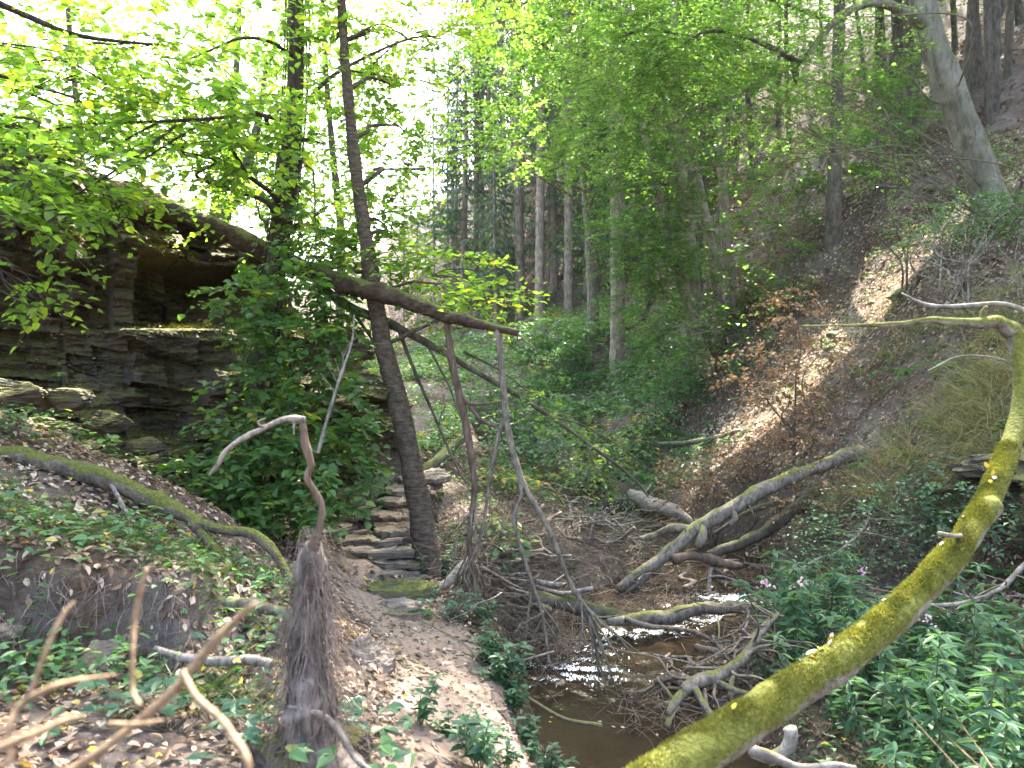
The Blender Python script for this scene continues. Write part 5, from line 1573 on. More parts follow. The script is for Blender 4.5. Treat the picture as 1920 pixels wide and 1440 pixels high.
P = np.vstack([[P[0][0] - .2, P[0][1], hz(P[0][0], P[0][1]) - .3], P])
tree("leafy_tree", "second mossy trunk leaning right beside the crooked one beyond the cliff", "tree", P, [.13, .11, .10, .085, .06, .03], M['bark_dark'], M['leaf_pale'], [C_(520, 230, 12, 70, 60, 1, 60), C_(540, 60, 12.4, 90, 70, 1.2, 70)], .095, 9, .5, 1.3, simple=True, aspect=.75)

# ------------------------------------------------------------------ shrubs
def shrub(label, base, cls, lm_, leaf, k=8, spray=.35, dens=1.0, simple=True, name="bush", cat="bush", aspect=.65, gaps=True, flat=.35, wood='bark_dark'):
    root = thing(name, label, cat, base)
    lf, tw = MB(), MB()
    for i, (c, r, m) in enumerate(cls):
        B, D = cluster(c, r, int(m * dens))
        sprays(lf, tw, B, D, spray * rng.uniform(.6, 1.3, len(B)), k, leaf, .3, flat, aspect, simple, gaps, .003)
        b_ = np.asarray(base) + rng.normal(0, .08, 3) * np.array([1, 1, 0])
        if not gaps or keep(b_ + (np.asarray(c) - b_) * np.linspace(.2, 1, 8)[:, None], 1.0).mean() > .7:
            limb(tw, b_, c, .016, .005, .05, 5, 5, .05, i)
    lf.build("foliage", lm_, root, smooth=False)
    stuff(tw.build("stems", M[wood], root))
    return root

def sh(label, cls, *a, **kw):
    c0 = cls[0][0]
    return shrub(label, hzz(c0[0], c0[1]), cls, *a, **kw)
sh("yellowing bush with orange autumn leaves hanging over the far riffle", [C_(1130, 880, 10.8, 60, 40, .4, 40), C_(1180, 840, 10.8, 70, 40, .4, 40), C_(1090, 830, 10.6, 60, 36, .4, 30), C_(1160, 790, 11, 60, 30, .4, 30), C_(1080, 900, 10.2, 50, 30, .3, 20)], M['leaf_autumn'], .06, dens=.9)
sh("broad leaved bush in front of the nearest spruce foot", [C_(1040, 630, 19, 90, 36, 1.0, 110), C_(960, 640, 19, 70, 36, 1.0, 80), C_(1090, 610, 20, 60, 20, .8, 50)], M['leaf_under'], .13, dens=1.3)
sh("green bush right behind the hanging branches, below the fallen trunk", [C_(990, 740, 13, 70, 50, .7, 80), C_(920, 700, 13.5, 70, 50, .8, 80), C_(860, 660, 14, 60, 50, .8, 60)], M['leaf_under'], .085, dens=1.4)
sh("light green bush just right of the leaning brown trunk", [C_(830, 740, 11.5, 50, 60, .6, 60), C_(880, 830, 10.5, 60, 50, .6, 70), C_(840, 930, 9.2, 60, 40, .5, 55)], M['leaf_under'], .07, dens=1.4)
sh("light green bush seen between the hazel bush and the leaning brown trunk", [C_(680, 640, 14, 50, 60, .8, 70), C_(700, 740, 13, 40, 60, .7, 60), C_(650, 560, 14.5, 50, 40, .8, 50)], M['leaf_pale'], .085, dens=1.4)
sh("low dark green bush at the far bend of the stream", [C_(1040, 830, 12, 70, 40, .6, 70), C_(970, 870, 11.5, 60, 36, .5, 60), C_(1000, 800, 12.5, 60, 30, .6, 50)], M['leaf_herb'], .08, dens=1.3)
sh("wide green bush under the hornbeam clump", [C_(1230, 700, 14.5, 80, 40, .8, 90), C_(1310, 690, 14, 70, 34, .7, 70), C_(1180, 760, 13.5, 70, 36, .7, 70), C_(1260, 640, 15, 80, 30, .8, 70)], M['leaf_under'], .08, dens=1.3)
for lb, cl in (("low beech bough with sunlit leaves reaching across the dark slope", [C_(1540, 455, 13.5, 70, 10, .4, 26), C_(1620, 440, 13.3, 60, 10, .4, 24), C_(1480, 470, 13.6, 50, 10, .3, 16)]), ("beech sapling with sunlit leaf sprays before the leaning beech", [C_(1700, 400, 10.6, 20, 50, .3, 22), C_(1690, 300, 10.8, 20, 50, .3, 20), C_(1660, 340, 10.8, 40, 24, .3, 18), C_(1720, 460, 10.4, 30, 20, .3, 10)]),
               ("long leafy bough sweeping over the dark slope below the thin trees", [C_(1440, 300, 12.5, 60, 12, .3, 26), C_(1520, 280, 12.5, 60, 12, .3, 26), C_(1590, 260, 12.5, 60, 12, .3, 20)])):
    sh(lb, cl, M['leaf_hornbeam'], .06, name="sapling", cat="sapling", flat=.15)
sh("dead beech branch with curled pale brown leaves on the slope above the stream", [C_(1490, 590, 9.4, 50, 50, .3, 50), C_(1420, 690, 9.4, 60, 40, .3, 60), C_(1480, 740, 9.2, 70, 30, .3, 60), C_(1540, 660, 9.2, 40, 40, .3, 36)], M['leaf_dry'], .055, name="dead_branch", cat="branch", dens=1.3, flat=.9)
sh("dead branch with rusty brown leaves beside the long pale mossy log", [C_(1330, 880, 9.6, 80, 34, .4, 70), C_(1420, 840, 9.6, 80, 34, .4, 70), C_(1290, 920, 9.8, 60, 24, .3, 36), C_(1500, 820, 9.2, 60, 24, .3, 40)], M['leaf_dry'], .05, name="dead_branch", cat="branch", dens=1.1, flat=.9)

sh("low evergreen bush hiding the foot of the leaning beech", [C_(1820, 400, 9.3, 50, 34, .4, 60), C_(1880, 400, 9.3, 50, 40, .4, 60), C_(1760, 450, 9.2, 50, 24, .4, 40)], M['leaf_under'], .055, dens=1.6)
sh("green beech bough drooping over the slope at the right of the hornbeams", [C_(1500, 520, 13.0, 80, 16, .5, 44), C_(1420, 560, 13.0, 60, 16, .5, 34), C_(1560, 490, 13.2, 50, 12, .4, 20)], M['leaf_hornbeam'], .065, name="sapling", cat="sapling", flat=.15, dens=1.2)
sh("leafy sapling high on the slope between the thin trees", [C_(1620, 180, 17, 90, 50, .9, 60), C_(1700, 240, 17, 80, 40, .8, 50), C_(1560, 220, 17, 70, 40, .8, 50)], M['leaf_hornbeam'], .09, name="sapling", cat="sapling", flat=.25)
sh("dark evergreen bush on the slope behind the leaning beech", [C_(1640, 250, 15, 50, 30, .6, 50), C_(1720, 230, 15.5, 50, 30, .6, 40), C_(1860, 300, 13, 50, 24, .5, 36)], M['leaf_under'], .08)
sh("dark low brush on the earth bank between the logs and the mossy trunk", [C_(1620, 980, 7.2, 70, 30, .35, 46), C_(1700, 940, 7.1, 60, 34, .35, 46), C_(1560, 1010, 7.4, 50, 24, .3, 30), C_(1650, 1040, 6.8, 60, 20, .3, 30)], M['leaf_herb'], .05, dens=1.3)
sh("dark leafy brush under the grass overhang at the right edge", [C_(1800, 900, 6.6, 60, 40, .3, 46), C_(1760, 980, 6.4, 50, 30, .3, 36), C_(1850, 960, 6.3, 40, 30, .3, 30)], M['leaf_herb'], .05, dens=1.3)
sh("fallen dry brush with withered brown leaves on the right bank", [C_(1560, 900, 8.2, 70, 24, .35, 40), C_(1640, 860, 8.2, 60, 24, .35, 40), C_(1500, 950, 8.0, 50, 20, .3, 26)], M['leaf_dry'], .05, name="dead_branch", cat="branch", flat=.8, dens=1.1)
for k in range(16):
    x_, y_ = rng.uniform(3.2, 8.5), rng.uniform(8.5, 17)
    s_ = rng.uniform(.08, .25)
    rock(hzz(x_, y_) + np.array([0, 0, .02]), (s_, s_ * .8, s_ * .5), 200 + k, M['stone_moss'], "stone", "mossy stone poking out of the litter on the right slope", "stone", rotz=k)['group'] = "stones on the right slope"

for lb, cl, dn_ in (("layered hornbeam thicket at the foot of the clump, right side", [C_(1420, 420, 13.6, 70, 24, .6, 60), C_(1450, 500, 13.4, 70, 20, .6, 50), C_(1390, 490, 13.6, 60, 20, .6, 50), C_(1430, 350, 14, 70, 24, .6, 50), C_(1400, 600, 13.0, 70, 20, .5, 46), C_(1350, 660, 13.2, 60, 18, .5, 40)], 1.6),
                   ("broad leafy hornbeam sapling below the thin trees, in the middle of the slope", [C_(1500, 250, 15, 80, 24, .7, 60), C_(1560, 310, 14.6, 70, 20, .6, 46), C_(1480, 330, 14.6, 70, 20, .6, 46), C_(1610, 240, 15, 60, 20, .6, 40)], 1.5),
                   ("leafy hornbeam sapling standing high behind the leaning beech", [C_(1640, 130, 16, 90, 34, .8, 60), C_(1560, 150, 16, 80, 34, .8, 60), C_(1700, 180, 16, 60, 24, .7, 40)], 1.4)):
    sh(lb, cl, M['leaf_hornbeam'], .09, k=11, spray=.5, name="sapling", cat="sapling", flat=.2, dens=dn_ * 1.5)

def bare_shrub(label, base, tips, n, r0=.012, m='wood_grey'):
    root = thing("dead_shrub", label, "shrub", base)
    for i, tp_ in enumerate(tips):
        mb = MB()
        C, rr = limb(mb, np.asarray(base) + rng.normal(0, .06, 3), tp_, r0, r0 * .25, .04, 6, 7, .07, i + 3)
        for q in range(n):
            j = rng.integers(len(C) // 4, len(C))
            e = C[j] + (norm(np.asarray(tp_) - base) * .5 + rng.normal(0, .6, 3)) * rng.uniform(.1, .4)
            c2, r2 = limb(mb, C[j], e, rr[j] * .55, .0015, .03, 5, 5, .08, q)
        mb.build("stem", M[m], root)
bare_shrub("bleached leafless shrub below the leaning beech on the right slope", at(1790, 575, 7.6), [at(1700, 480, 7.5), at(1730, 400, 7.6), at(1785, 350, 7.7), at(1850, 440, 7.7), at(1900, 390, 7.8), at(1690, 430, 7.4), at(1820, 480, 7.4)], 16)
bare_shrub("grey twiggy leafless shrub at the right edge of the slope", at(1930, 560, 7.2), [at(1880, 480, 7.2), at(1910, 430, 7.3), at(1840, 540, 7.1)], 14, .008)
bare_shrub("thin leafless twigs standing on the dark slope left of the sunlit patch", at(1530, 790, 9.8), [at(1610, 600, 9.8), at(1560, 660, 9.8), at(1690, 700, 9.6), at(1640, 660, 9.7)], 12, .010, 'twig')

# ------------------------------------------------------------------ ferns, herbs and grass
def make_fern(label, seed):
    root = thing("fern", label, "fern", (0, 0, 0), "ferns on the right bank")
    r = np.random.default_rng(seed)
    lf, st_ = MB(), MB()
    for k in range(8):
        a = r.uniform(0, 2 * pi)
        L = r.uniform(.32, .52)
        D = np.array([[cos(a), sin(a), .55]])
        sprays(lf, st_, np.zeros((1, 3)), D, np.array([L]), 34, .085, .75, .12, .32, True, False, .002)
    lf.build("fronds", M['leaf_under'], root, smooth=False)
    st_.build("stalks", M['stem_green'], root)
    return root
fp = [make_fern("feathery green fern on the steep right bank", 3), make_fern("feathery green fern on the steep right bank", 4)]
for i, (px, py, Y, s) in enumerate(((1660, 840, 8.0, 1), (1780, 700, 8.2, 1), (1850, 880, 6.9, .9), (1700, 720, 9.0, 1.1), (1880, 960, 6.2, .9), (1560, 940, 8.3, .9), (1900, 790, 7.0, 1), (1340, 780, 12.5, 1.1), (1290, 730, 13.0, 1.2), (1600, 900, 8.0, .8), (1090, 600, 21, 1.6), (115, 700, 5.25, .16), (690, 905, 7.7, .3))):
    X = (px - 960) / 1450 * Y
    loc = hzz(X, Y) if px > 700 else at(px, py, Y)
    if i < 2:
        fp[i].location = loc
    else:
        c = copy_thing(fp[i % 2], loc, rng.uniform(0, 6), s)
        if px < 700:
            c['label'] = "tiny fern growing from a ledge of the slate cliff"
            c['group'] = "tiny ferns on the cliff"
        elif px < 1400:
            c['label'] = "fern among the green undergrowth across the stream"
            c['group'] = "ferns across the stream"

def make_balsam(label, seed, flower, h):
    root = thing("balsam_plant", label, "plant", (0, 0, 0), "balsam plants under the mossy trunk")
    r = np.random.default_rng(seed)
    lf, st_ = MB(), MB()
    for s in range(2):
        top = np.array([r.normal(0, .10), r.normal(0, .10), h * r.uniform(.8, 1.05)])
        b = np.array([r.normal(0, .05), r.normal(0, .05), -.03])
        tube(st_, np.array([b, (b + top) / 2 + r.normal(0, .02, 3), top]), [.008, .006, .003], 6, 16)
        for z in np.linspace(.3, 1.0, 9):
            p = b + (top - b) * z
            n = 3 if z < .9 else 5
            a = r.uniform(0, 6.28) + np.arange(n) * 2 * pi / n + r.normal(0, .25, n)
            D = np.c_[np.cos(a), np.sin(a), r.uniform(-.35, .4, n)]
            N = np.c_[-np.cos(a) * .3, -np.sin(a) * .3, np.ones(n)] + r.normal(0, .2, (n, 3))
            leaves(lf, np.tile(p, (n, 1)), D, N, r.uniform(.075, .13, n) * (1.15 - .4 * abs(z - .6)), r.uniform(.026, .042, n), .3, r.random(n), False, .22)
    lf.build("foliage", M['leaf_herb'], root, smooth=False)
    st_.build("stems", M['stem_green'], root)
    if flower:
        fl = MB()
        n = 14
        P = top + r.normal(0, .022, (n, 3)) + np.array([0, 0, .05])
        leaves(fl, P, r.normal(size=(n, 3)), r.normal(size=(n, 3)), .028, .02, .4)
        fl.build("flowers", M['petal'], root, smooth=False)
    return root
BL = "leafy green balsam plant without flowers in the thicket under the mossy trunk"
BF = "balsam plant with small pink flowers left of the mossy trunk"
bp = [make_balsam(BL, 21, False, .62), make_balsam(BL, 22, False, .5), make_balsam(BL, 23, False, .75)]
bf = make_balsam(BF, 24, True, .66)
bf['group'] = "flowering balsam plants"
spots = []
rr_ = np.random.default_rng(5)
for _ in range(2500):
    px, Y = rr_.uniform(1430, 1960), rr_.uniform(3.0, 6.2)
    X = (px - 960) / 1450 * Y
    g = hz(X, Y)
    py = 720 + (EYE - g) / Y * 1450
    if stream_near(np.array([[X, Y]]))[0][0] < .85 or (px > 1820 and Y > 5.0):
        continue
    if py < 1230 and px > 1560 and Y > 5.6:
        continue
    if py > 1400 and px < 1640:
        continue
    if np.min(np.linalg.norm(MLC[:, :2] - np.array([X, Y]), axis=1) + 2 * np.maximum(0, MLC[:, 2] - g - .75)) < .12:
        continue
    if all((X - a) ** 2 + (Y - b) ** 2 > .033 for a, b in spots):
        spots.append((X, Y))
    if len(spots) >= 150:
        break
for i, (X, Y) in enumerate(spots):
    loc = hzz(X, Y)
    # stay below the trunk above
    d = np.linalg.norm(MLC[:, :2] - np.array([X, Y]), axis=1)
    cap = np.min(np.where(d < .28, MLC[:, 2] - MLR - loc[2], 9))
    s = rr_.uniform(.7, 1.1)
    if cap < .8:
        s = min(s, max(.3, (cap - .05) / .72))
    if i < 3:
        bp[i].location = loc
        bp[i].scale = (s,) * 3
    else:
        copy_thing(bp[i % 3], loc, rr_.uniform(0, 6.28), s)
for i, (px, Y) in enumerate(((1455, 5.3), (1500, 5.2), (1600, 5.6), (1720, 4.9))):
    X = (px - 960) / 1450 * Y
    if i == 0:
        bf.location = hzz(X, Y)
    else:
        copy_thing(bf, hzz(X, Y), i, rr_.uniform(.8, 1.05))

def make_nettle(label, seed, group):
    root = thing("herb_plant", label, "plant", (0, 0, 0), group)
    r = np.random.default_rng(seed)
    lf, st_ = MB(), MB()
    for s in range(4):
        top = np.array([r.normal(0, .09), r.normal(0, .09), r.uniform(.12, .26)])
        tube(st_, np.array([(0, 0, -.02), top * .5 + r.normal(0, .01, 3), top]), [.004, .003, .002], 5, 8)
        for z in (.45, .7, 1.0):
            n = 4
            a = r.uniform(0, 6.28) + np.arange(n) * pi / 2 + r.normal(0, .2, n)
            leaves(lf, np.tile(top * z, (n, 1)), np.c_[np.cos(a), np.sin(a), r.uniform(-.3, .2, n)], np.tile([0, 0, 1.0], (n, 1)) + r.normal(0, .2, (n, 3)), r.uniform(.05, .085, n), r.uniform(.03, .05, n), .25, r.random(n))
    lf.build("foliage", M['leaf_herb'], root, smooth=False)
    st_.build("stems", M['stem_green'], root)
    return root
NL = "small broad leaved green herb at the right edge of the footpath"
npz = [make_nettle(NL, 31, "herbs along the right edge of the path"), make_nettle(NL, 32, "herbs along the right edge of the path")]
n0 = 0
for (px, py, Yc, cnt, sx, sy) in ((1075, 1390, 3.5, 8, .07, .25), (1070, 1330, 4.0, 6, .06, .2), (930, 1240, 4.6, 7, .10, .10), (880, 1190, 5.2, 3, .08, .1), (985, 1290, 4.2, 6, .07, .12), (880, 1400, 3.4, 3, .08, .1), (940, 1420, 3.2, 3, .06, .1), (850, 1130, 6.2, 4, .08, .2), (1000, 1190, 7.0, 2, .2, .2), (1180, 1060, 7.4, 8, .3, .25), (1150, 1000, 9.3, 10, .3, .4), (1540, 1090, 6.2, 6, .12, .12), (990, 1010, 7.9, 5, .25, .3)):
    for q in range(cnt):
        X = (px - 960) / 1450 * Yc + rng.normal(0, sx)
        Y = Yc + rng.normal(0, sy)
        loc = hzz(X, Y)
        if stream_near(np.array([[X, Y]]))[0][0] < .5:
            continue
        s = rng.uniform(.5, .95)
        if n0 < 2:
            npz[n0].location = loc
        else:
            c = copy_thing(npz[n0 % 2], loc, rng.uniform(0, 6), s)
            if Y > 5.8:
                c['label'] = "small green herb growing among the stream debris"
                c['group'] = "herbs among the stream debris"
        n0 += 1

# bramble with big leaves beside the path
def bramble(label, c, n, L, seed, m='leaf_herb'):
    root = thing("bramble_plant", label, "plant", c)
    r = np.random.default_rng(seed)
    lf, st_ = MB(), MB()
    for k in range(n):
        e = np.asarray(c) + r.normal(0, 1, 3) * np.array([.13, .13, .05]) + np.array([0, 0, .13])
        limb(st_, c, e, .003, .0015, .1, 4, 5, .05, k)
        a = r.uniform(0, 6.28)
        d = np.array([cos(a), sin(a), .05])
        P, D = [], []
        for t in (-1.1, 0, 1.1):
            P.append(e)
            D.append([cos(a + t), sin(a + t), r.uniform(-.2, .1)])
        leaves(lf, np.array(P), np.array(D), np.tile([0, -.25, 1.0], (3, 1)) + r.normal(0, .2, (3, 3)), L * r.uniform(.8, 1.2, 3), L * .62, .25, r.random(3) * .8 + .2 * (k % 7 == 0))
    lf.build("foliage", M[m], root, smooth=False)
    st_.build("stems", M['twig'], root)
bramble("bramble with broad blue green leaves at the foot of the rootlet curtain", hzz(-.60, 2.9), 13, .07, 3)
bramble("bramble sprig with broad pale leaves at the bottom edge left of the path", hzz(-.60, 2.4), 9, .07, 4, 'leaf_under')
bramble("small bramble sprig on the dark earth left of the dead root", hzz(-.85, 2.55), 12, .06, 5)
bramble("bramble on the earth of the lower left bank", hzz(-1.2, 2.7), 16, .06, 6)
bramble("ivy sprig creeping over the ground at the foot of the small mossy stone", hzz(-.42, 5.2), 20, .06, 7)

# grass on the banks
def blades(mb, P, D, L, Wd, bend, tint):
    n = len(P)
    k = 4
    D = norm(D)
    S_ = norm(np.cross(D, rng.normal(size=(n, 3))))
    V = []
    p, d = P.copy(), D.copy()
    for i in range(k + 1):
        w_ = Wd * (1 - (i / k) ** 1.5) + .0004
        V += [p - S_ * w_[:, None] / 2, p + S_ * w_[:, None] / 2]
        d = norm(d + np.array([0, 0, -1.0]) * (bend / k)[:, None])
        p = p + d * (L / k)[:, None]
    V = np.stack(V, 1).reshape(-1, 3)
    b = np.arange(n)[:, None] * (2 * k + 2)
    Q = np.stack([np.concatenate([b + 2 * i, b + 2 * i + 1, b + 2 * i + 3, b + 2 * i + 2], 1) for i in range(k)], 1).reshape(-1, 4)
    mb.add(V, Q, None, np.repeat(tint, k))
mb = MB()
for (x, y, rx, ry, n, L0, t0, t1_) in ((4.6, 7.7, .6, .5, 1500, .36, .0, 1.0), (4.1, 7.3, .45, .3, 1000, .42, .3, 1.0), (5.0, 8.4, .6, .7, 800, .32, 0, .8), (5.2, 9.4, .7, .7, 600, .3, .2, 1.0), (4.2, 6.9, .3, .15, 1000, .45, .4, 1.0), (4.5, 7.3, .4, .25, 1400, .45, .35, 1.0), (3.7, 7.7, .3, .25, 600, .4, .4, 1.0), (3.5, 8.0, .4, .3, 700, .35, .1, .9), (5.6, 8.0, .4, .6, 500, .34, .2, 1),
                                   (-2.0, 3.7, .5, .25, 1500, .14, 0, .5), (-2.6, 3.6, .4, .4, 900, .13, 0, .6), (-1.5, 4.0, .3, .25, 700, .12, 0, .5), (-1.1, 3.0, .2, .25, 600, .13, 0, .5), (-1.3, 3.4, .3, .3, 500, .1, 0, .5), (2.2, 4.2, .6, .5, 500, .2, .2, 1)):
    cl_ = np.c_[rng.normal(0, .6, (n // 40 + 1, 2)) * np.array([rx, ry]) + np.array([x, y])]
    q = cl_[rng.integers(0, len(cl_), n)] + rng.normal(0, .035, (n, 2))
    z = height(q)
    a = rng.uniform(0, 6.28, n)
    blades(mb, np.c_[q, z - .01], np.c_[np.cos(a) * .55 - (.35 if y > 5 else 0), np.sin(a) * .55 - (.3 if y > 5 else 0), np.ones(n)], L0 * rng.uniform(.5, 1.3, n), rng.uniform(.003, .007, n), rng.uniform(.6, 2.2, n), rng.uniform(t0, t1_, n))
stuff(mb.build("grass", M['grass'], None, (0, 0, 0), False), "green and straw coloured grass drooping over the banks", "grass")
mb = MB()
P0 = np.array([at(1700, 1335, 2.6), at(1790, 1340, 2.7), at(1765, 1370, 2.7)])
P1 = np.array([at(1850, 1500, 2.2), at(1890, 1480, 2.3), at(1850, 1450, 2.3)])
prisms(mb, P1, P0, np.full(3, .004), np.full(3, .0015))
stuff(mb.build("grass_straw", M['wood_tan']), "pale dry grass stalks at the lower right corner", "grass")

# undergrowth on the valley floor and slope
def scatter(n, x0, x1, y0, y1):
    return np.c_[rng.uniform(x0, x1, n), rng.uniform(y0, y1, n)]
mb = MB()
q = np.vstack([scatter(5200, -4, 4.5, 8.6, 22), scatter(2600, -6, 8, 20, 34), scatter(300, -.6, .0, 6.6, 9.0)])
dn = fbm(np.c_[q, q[:, :1] * 0], .45, 3, 91)
ds, ks = stream_near(q)
x0s = np.interp(q[:, 1], [8, 12, 14, 18, 30], [.6, 2.6, 3.0, 4.2, 7.0])
onp = np.abs(q[:, 0] - np.interp(q[:, 1], [5, 6.2, 7.2, 8.2, 9.5, 11], [-.7, -1.2, -1.35, -1.25, -1.0, -.6])) < .5
okq = (ds > .55) & (q[:, 0] < x0s + rng.normal(0, .5, len(q))) & (dn > -.35) & ~onp
okq &= ~((q[:, 1] < 10.5) & (q[:, 0] > .3) & (ds < .8))
q = q[okq]
z = height(q)
for k in range(14):
    hgt = rng.uniform(.02, .55, len(q)) * np.clip(.5 + .5 * fbm(np.c_[q, q[:, :1] * 0], .8, 2, 5), .2, 1.3)
    a = rng.uniform(0, 6.28, len(q))
    off = rng.uniform(0, .22, len(q))
    P = np.c_[q[:, 0] + np.cos(a) * off, q[:, 1] + np.sin(a) * off, z + hgt]
    leaves(mb, P, np.c_[np.cos(a), np.sin(a), rng.uniform(-.5, .15, len(q))], np.tile([0, 0, 1.0], (len(q), 1)) + rng.normal(0, .3, (len(q), 3)), rng.uniform(.06, .15, len(q)), rng.uniform(.035, .085, len(q)), .25, np.clip(.5 + .4 * fbm(np.c_[q, q[:, :1] * 0], .6, 2, 8) + rng.normal(0, .2, len(q)), 0, 1), simple=True)
stuff(mb.build("undergrowth", M['leaf_under'], None, (0, 0, 0), False), "dense green undergrowth covering the valley floor beyond the stream", "undergrowth")

# low green sprigs on the right slope and left bank
mb = MB()
q = np.vstack([scatter(700, 2.5, 9, 7.5, 17), scatter(500, -3.2, -1.0, 2.6, 5.4), scatter(420, 2.6, 4.4, 6.2, 8.2), scatter(300, 1.4, 3.6, 3.2, 6.2)])
q = q[(fbm(np.c_[q, q[:, :1] * 0], .9, 3, 17) > .0) & (stream_near(q)[0] > .7)]
z = height(q)
for k in range(9):
    a = rng.uniform(0, 6.28, len(q))
    off = rng.uniform(0, .12, len(q))
    leaves(mb, np.c_[q[:, 0] + np.cos(a) * off, q[:, 1] + np.sin(a) * off, z + rng.uniform(.01, .16, len(q))], np.c_[np.cos(a), np.sin(a), rng.uniform(-.3, .3, len(q))], np.tile([0, 0, 1.0], (len(q), 1)) + rng.normal(0, .3, (len(q), 3)), rng.uniform(.03, .07, len(q)), rng.uniform(.02, .04, len(q)), .25, simple=False)
stuff(mb.build("ground_herbs", M['leaf_under'], None, (0, 0, 0), False), "low green herbs dotted over the banks", "herbs")

# fallen leaves, thickest near the camera
mb = MB()
def litter(n, x0, x1, y0, y1, s0, s1, lift=.012, dens=None, tmax=1.0, tmin=0.0, simple=True):
    q = scatter(n, x0, x1, y0, y1)
    ds, ks = stream_near(q)
    k = ds > SHW[ks] * .95
    if dens is not None:
        k &= dens(q)
    q = q[k]
    e = .03
    z = height(q)
    gx_ = (height(q + np.array([e, 0])) - z) / e
    gy_ = (height(q + np.array([0, e])) - z) / e
    N = norm(np.c_[-gx_, -gy_, np.ones(len(q))]) + rng.normal(0, .30, (len(q), 3))
    a = rng.uniform(0, 6.28, len(q))
    D = np.c_[np.cos(a), np.sin(a), gx_ * np.cos(a) + gy_ * np.sin(a) + rng.normal(0, .2, len(q))]
    L = rng.uniform(s0, s1, len(q))
    leaves(mb, np.c_[q, z + lift + rng.random(len(q)) * .02], D, N, L, L * rng.uniform(.4, .75, len(q)), .35, tmin + rng.random(len(q)) * (tmax - tmin), simple=simple, curl=.2)
litter(22000, -5.5, -.5, 1.6, 6.2, .02, .055, dens=lambda q: np.abs(q[:, 0] - np.interp(q[:, 1], [0.6, 3.2, 4.0, 4.8, 5.4, 6.15], [-.05, -.12, -.28, -.55, -.85, -1.1])) > .36, simple=False)
litter(2000, -.9, .5, 1.8, 6.2, .018, .045)
litter(12000, .9, 5.6, 2.0, 6.8, .02, .055)
litter(14000, -1.8, 4.2, 5.4, 12, .025, .06)
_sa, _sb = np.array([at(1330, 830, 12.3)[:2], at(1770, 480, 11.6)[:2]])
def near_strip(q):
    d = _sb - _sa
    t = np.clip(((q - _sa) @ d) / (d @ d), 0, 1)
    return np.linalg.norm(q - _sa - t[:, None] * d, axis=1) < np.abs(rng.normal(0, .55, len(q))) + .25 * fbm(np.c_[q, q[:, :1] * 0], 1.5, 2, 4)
litter(80000, 2.6, 7.4, 10.0, 14.0, .04, .085, tmax=.955, tmin=.72, dens=near_strip)  # pale dry leaves, bleached further so their colour adds to the strip's sunlight
litter(9000, 2.5, 9, 7, 17, .04, .08, tmax=.95, tmin=.5, dens=lambda q: fbm(np.c_[q, q[:, :1] * 0], .9, 3, 66) > .25)
litter(26000, 2.5, 9, 7, 17, .035, .075, tmax=.62)
litter(22000, 3, 22, 12, 34, .07, .16, tmax=.5)

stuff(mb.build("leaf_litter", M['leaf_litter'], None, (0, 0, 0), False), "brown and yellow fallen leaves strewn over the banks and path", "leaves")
mb = MB()
litter(26000, -8, 9, 20, 48, .08, .2, tmax=.9)
stuff(mb.build("needle_litter", M['red_litter'], None, (0, 0, 0), False), "red brown needle litter under the far spruces", "litter")
# litter and moss on the cliff ledges
mb, ms = MB(), MB()
G = CLV[:260]
dz = np.gradient(G, axis=0)
flat_ = np.abs(dz[..., 2]) < .55 * np.linalg.norm(dz[..., :2], axis=-1)
cand = np.argwhere(flat_)
if len(cand):
    pick = cand[rng.integers(0, len(cand), 9000)]
    P = G[pick[:, 0], pick[:, 1]] + rng.normal(0, .015, (len(pick), 3)) + np.array([0, -.01, .015])
    fern_ = fbm(P, 1.3, 3, 70) > -.25
    Pl = P[~fern_]
    leaves(mb, Pl, rng.normal(size=(len(Pl), 3)) * np.array([1, 1, .3]), np.tile([0, -.2, 1.0], (len(Pl), 1)) + rng.normal(0, .3, (len(Pl), 3)), rng.uniform(.02, .05, len(Pl)), rng.uniform(.015, .03, len(Pl)), .3, rng.random(len(Pl)) * .9, simple=True)
    Pm = np.repeat(P[fern_], 26, 0)
    Pm = Pm + rng.normal(0, .028, Pm.shape) * np.array([1.2, 1, .5])
    leaves(ms, Pm, rng.normal(size=(len(Pm), 3)) + np.array([0, -.5, .2]), rng.normal(size=(len(Pm), 3)), rng.uniform(.008, .02, len(Pm)), rng.uniform(.004, .008, len(Pm)), simple=True)
    stuff(ms.build("cliff_moss", M['moss_dark'], None, (0, 0, 0), False), "dark green and brown moss cushions on the cliff ledges", "moss")
    stuff(mb.build("ledge_litter", M['leaf_litter'], None, (0, 0, 0), False), "dead leaves caught on the cliff ledges", "leaves")

# slate chips on the path
mb = MB()
q = scatter(3200, -1.6, .5, 1.7, 6.1)
pc = np.interp(q[:, 1], [0.6, 3.2, 4.0, 4.8, 5.4, 6.15], [-.05, -.12, -.28, -.55, -.85, -1.1])
q = q[np.abs(q[:, 0] - pc) < .45]
z = height(q) + .012
n = len(q)
V0 = np.array([(-.5, -.4, 0), (.4, -.5, 0), (.55, .1, 0), (.1, .5, 0), (-.5, .3, 0)])
a = rng.uniform(0, 6.28, n)
s = rng.uniform(.008, .035, n) * np.where(rng.random(n) < .06, 2, 1)
ca, sa = np.cos(a), np.sin(a)
Vt = []
for zz_, f in ((0, 1.0), (.18, .9)):
    x = (V0[None, :, 0] * ca[:, None] - V0[None, :, 1] * sa[:, None]) * s[:, None] * f
    y = (V0[None, :, 0] * sa[:, None] + V0[None, :, 1] * ca[:, None]) * s[:, None] * f * .7
    Vt.append(np.stack([q[:, 0:1] + x, q[:, 1:2] + y, (z + zz_ * s)[:, None] + x * rng.normal(0, .15, (n, 1))], -1))
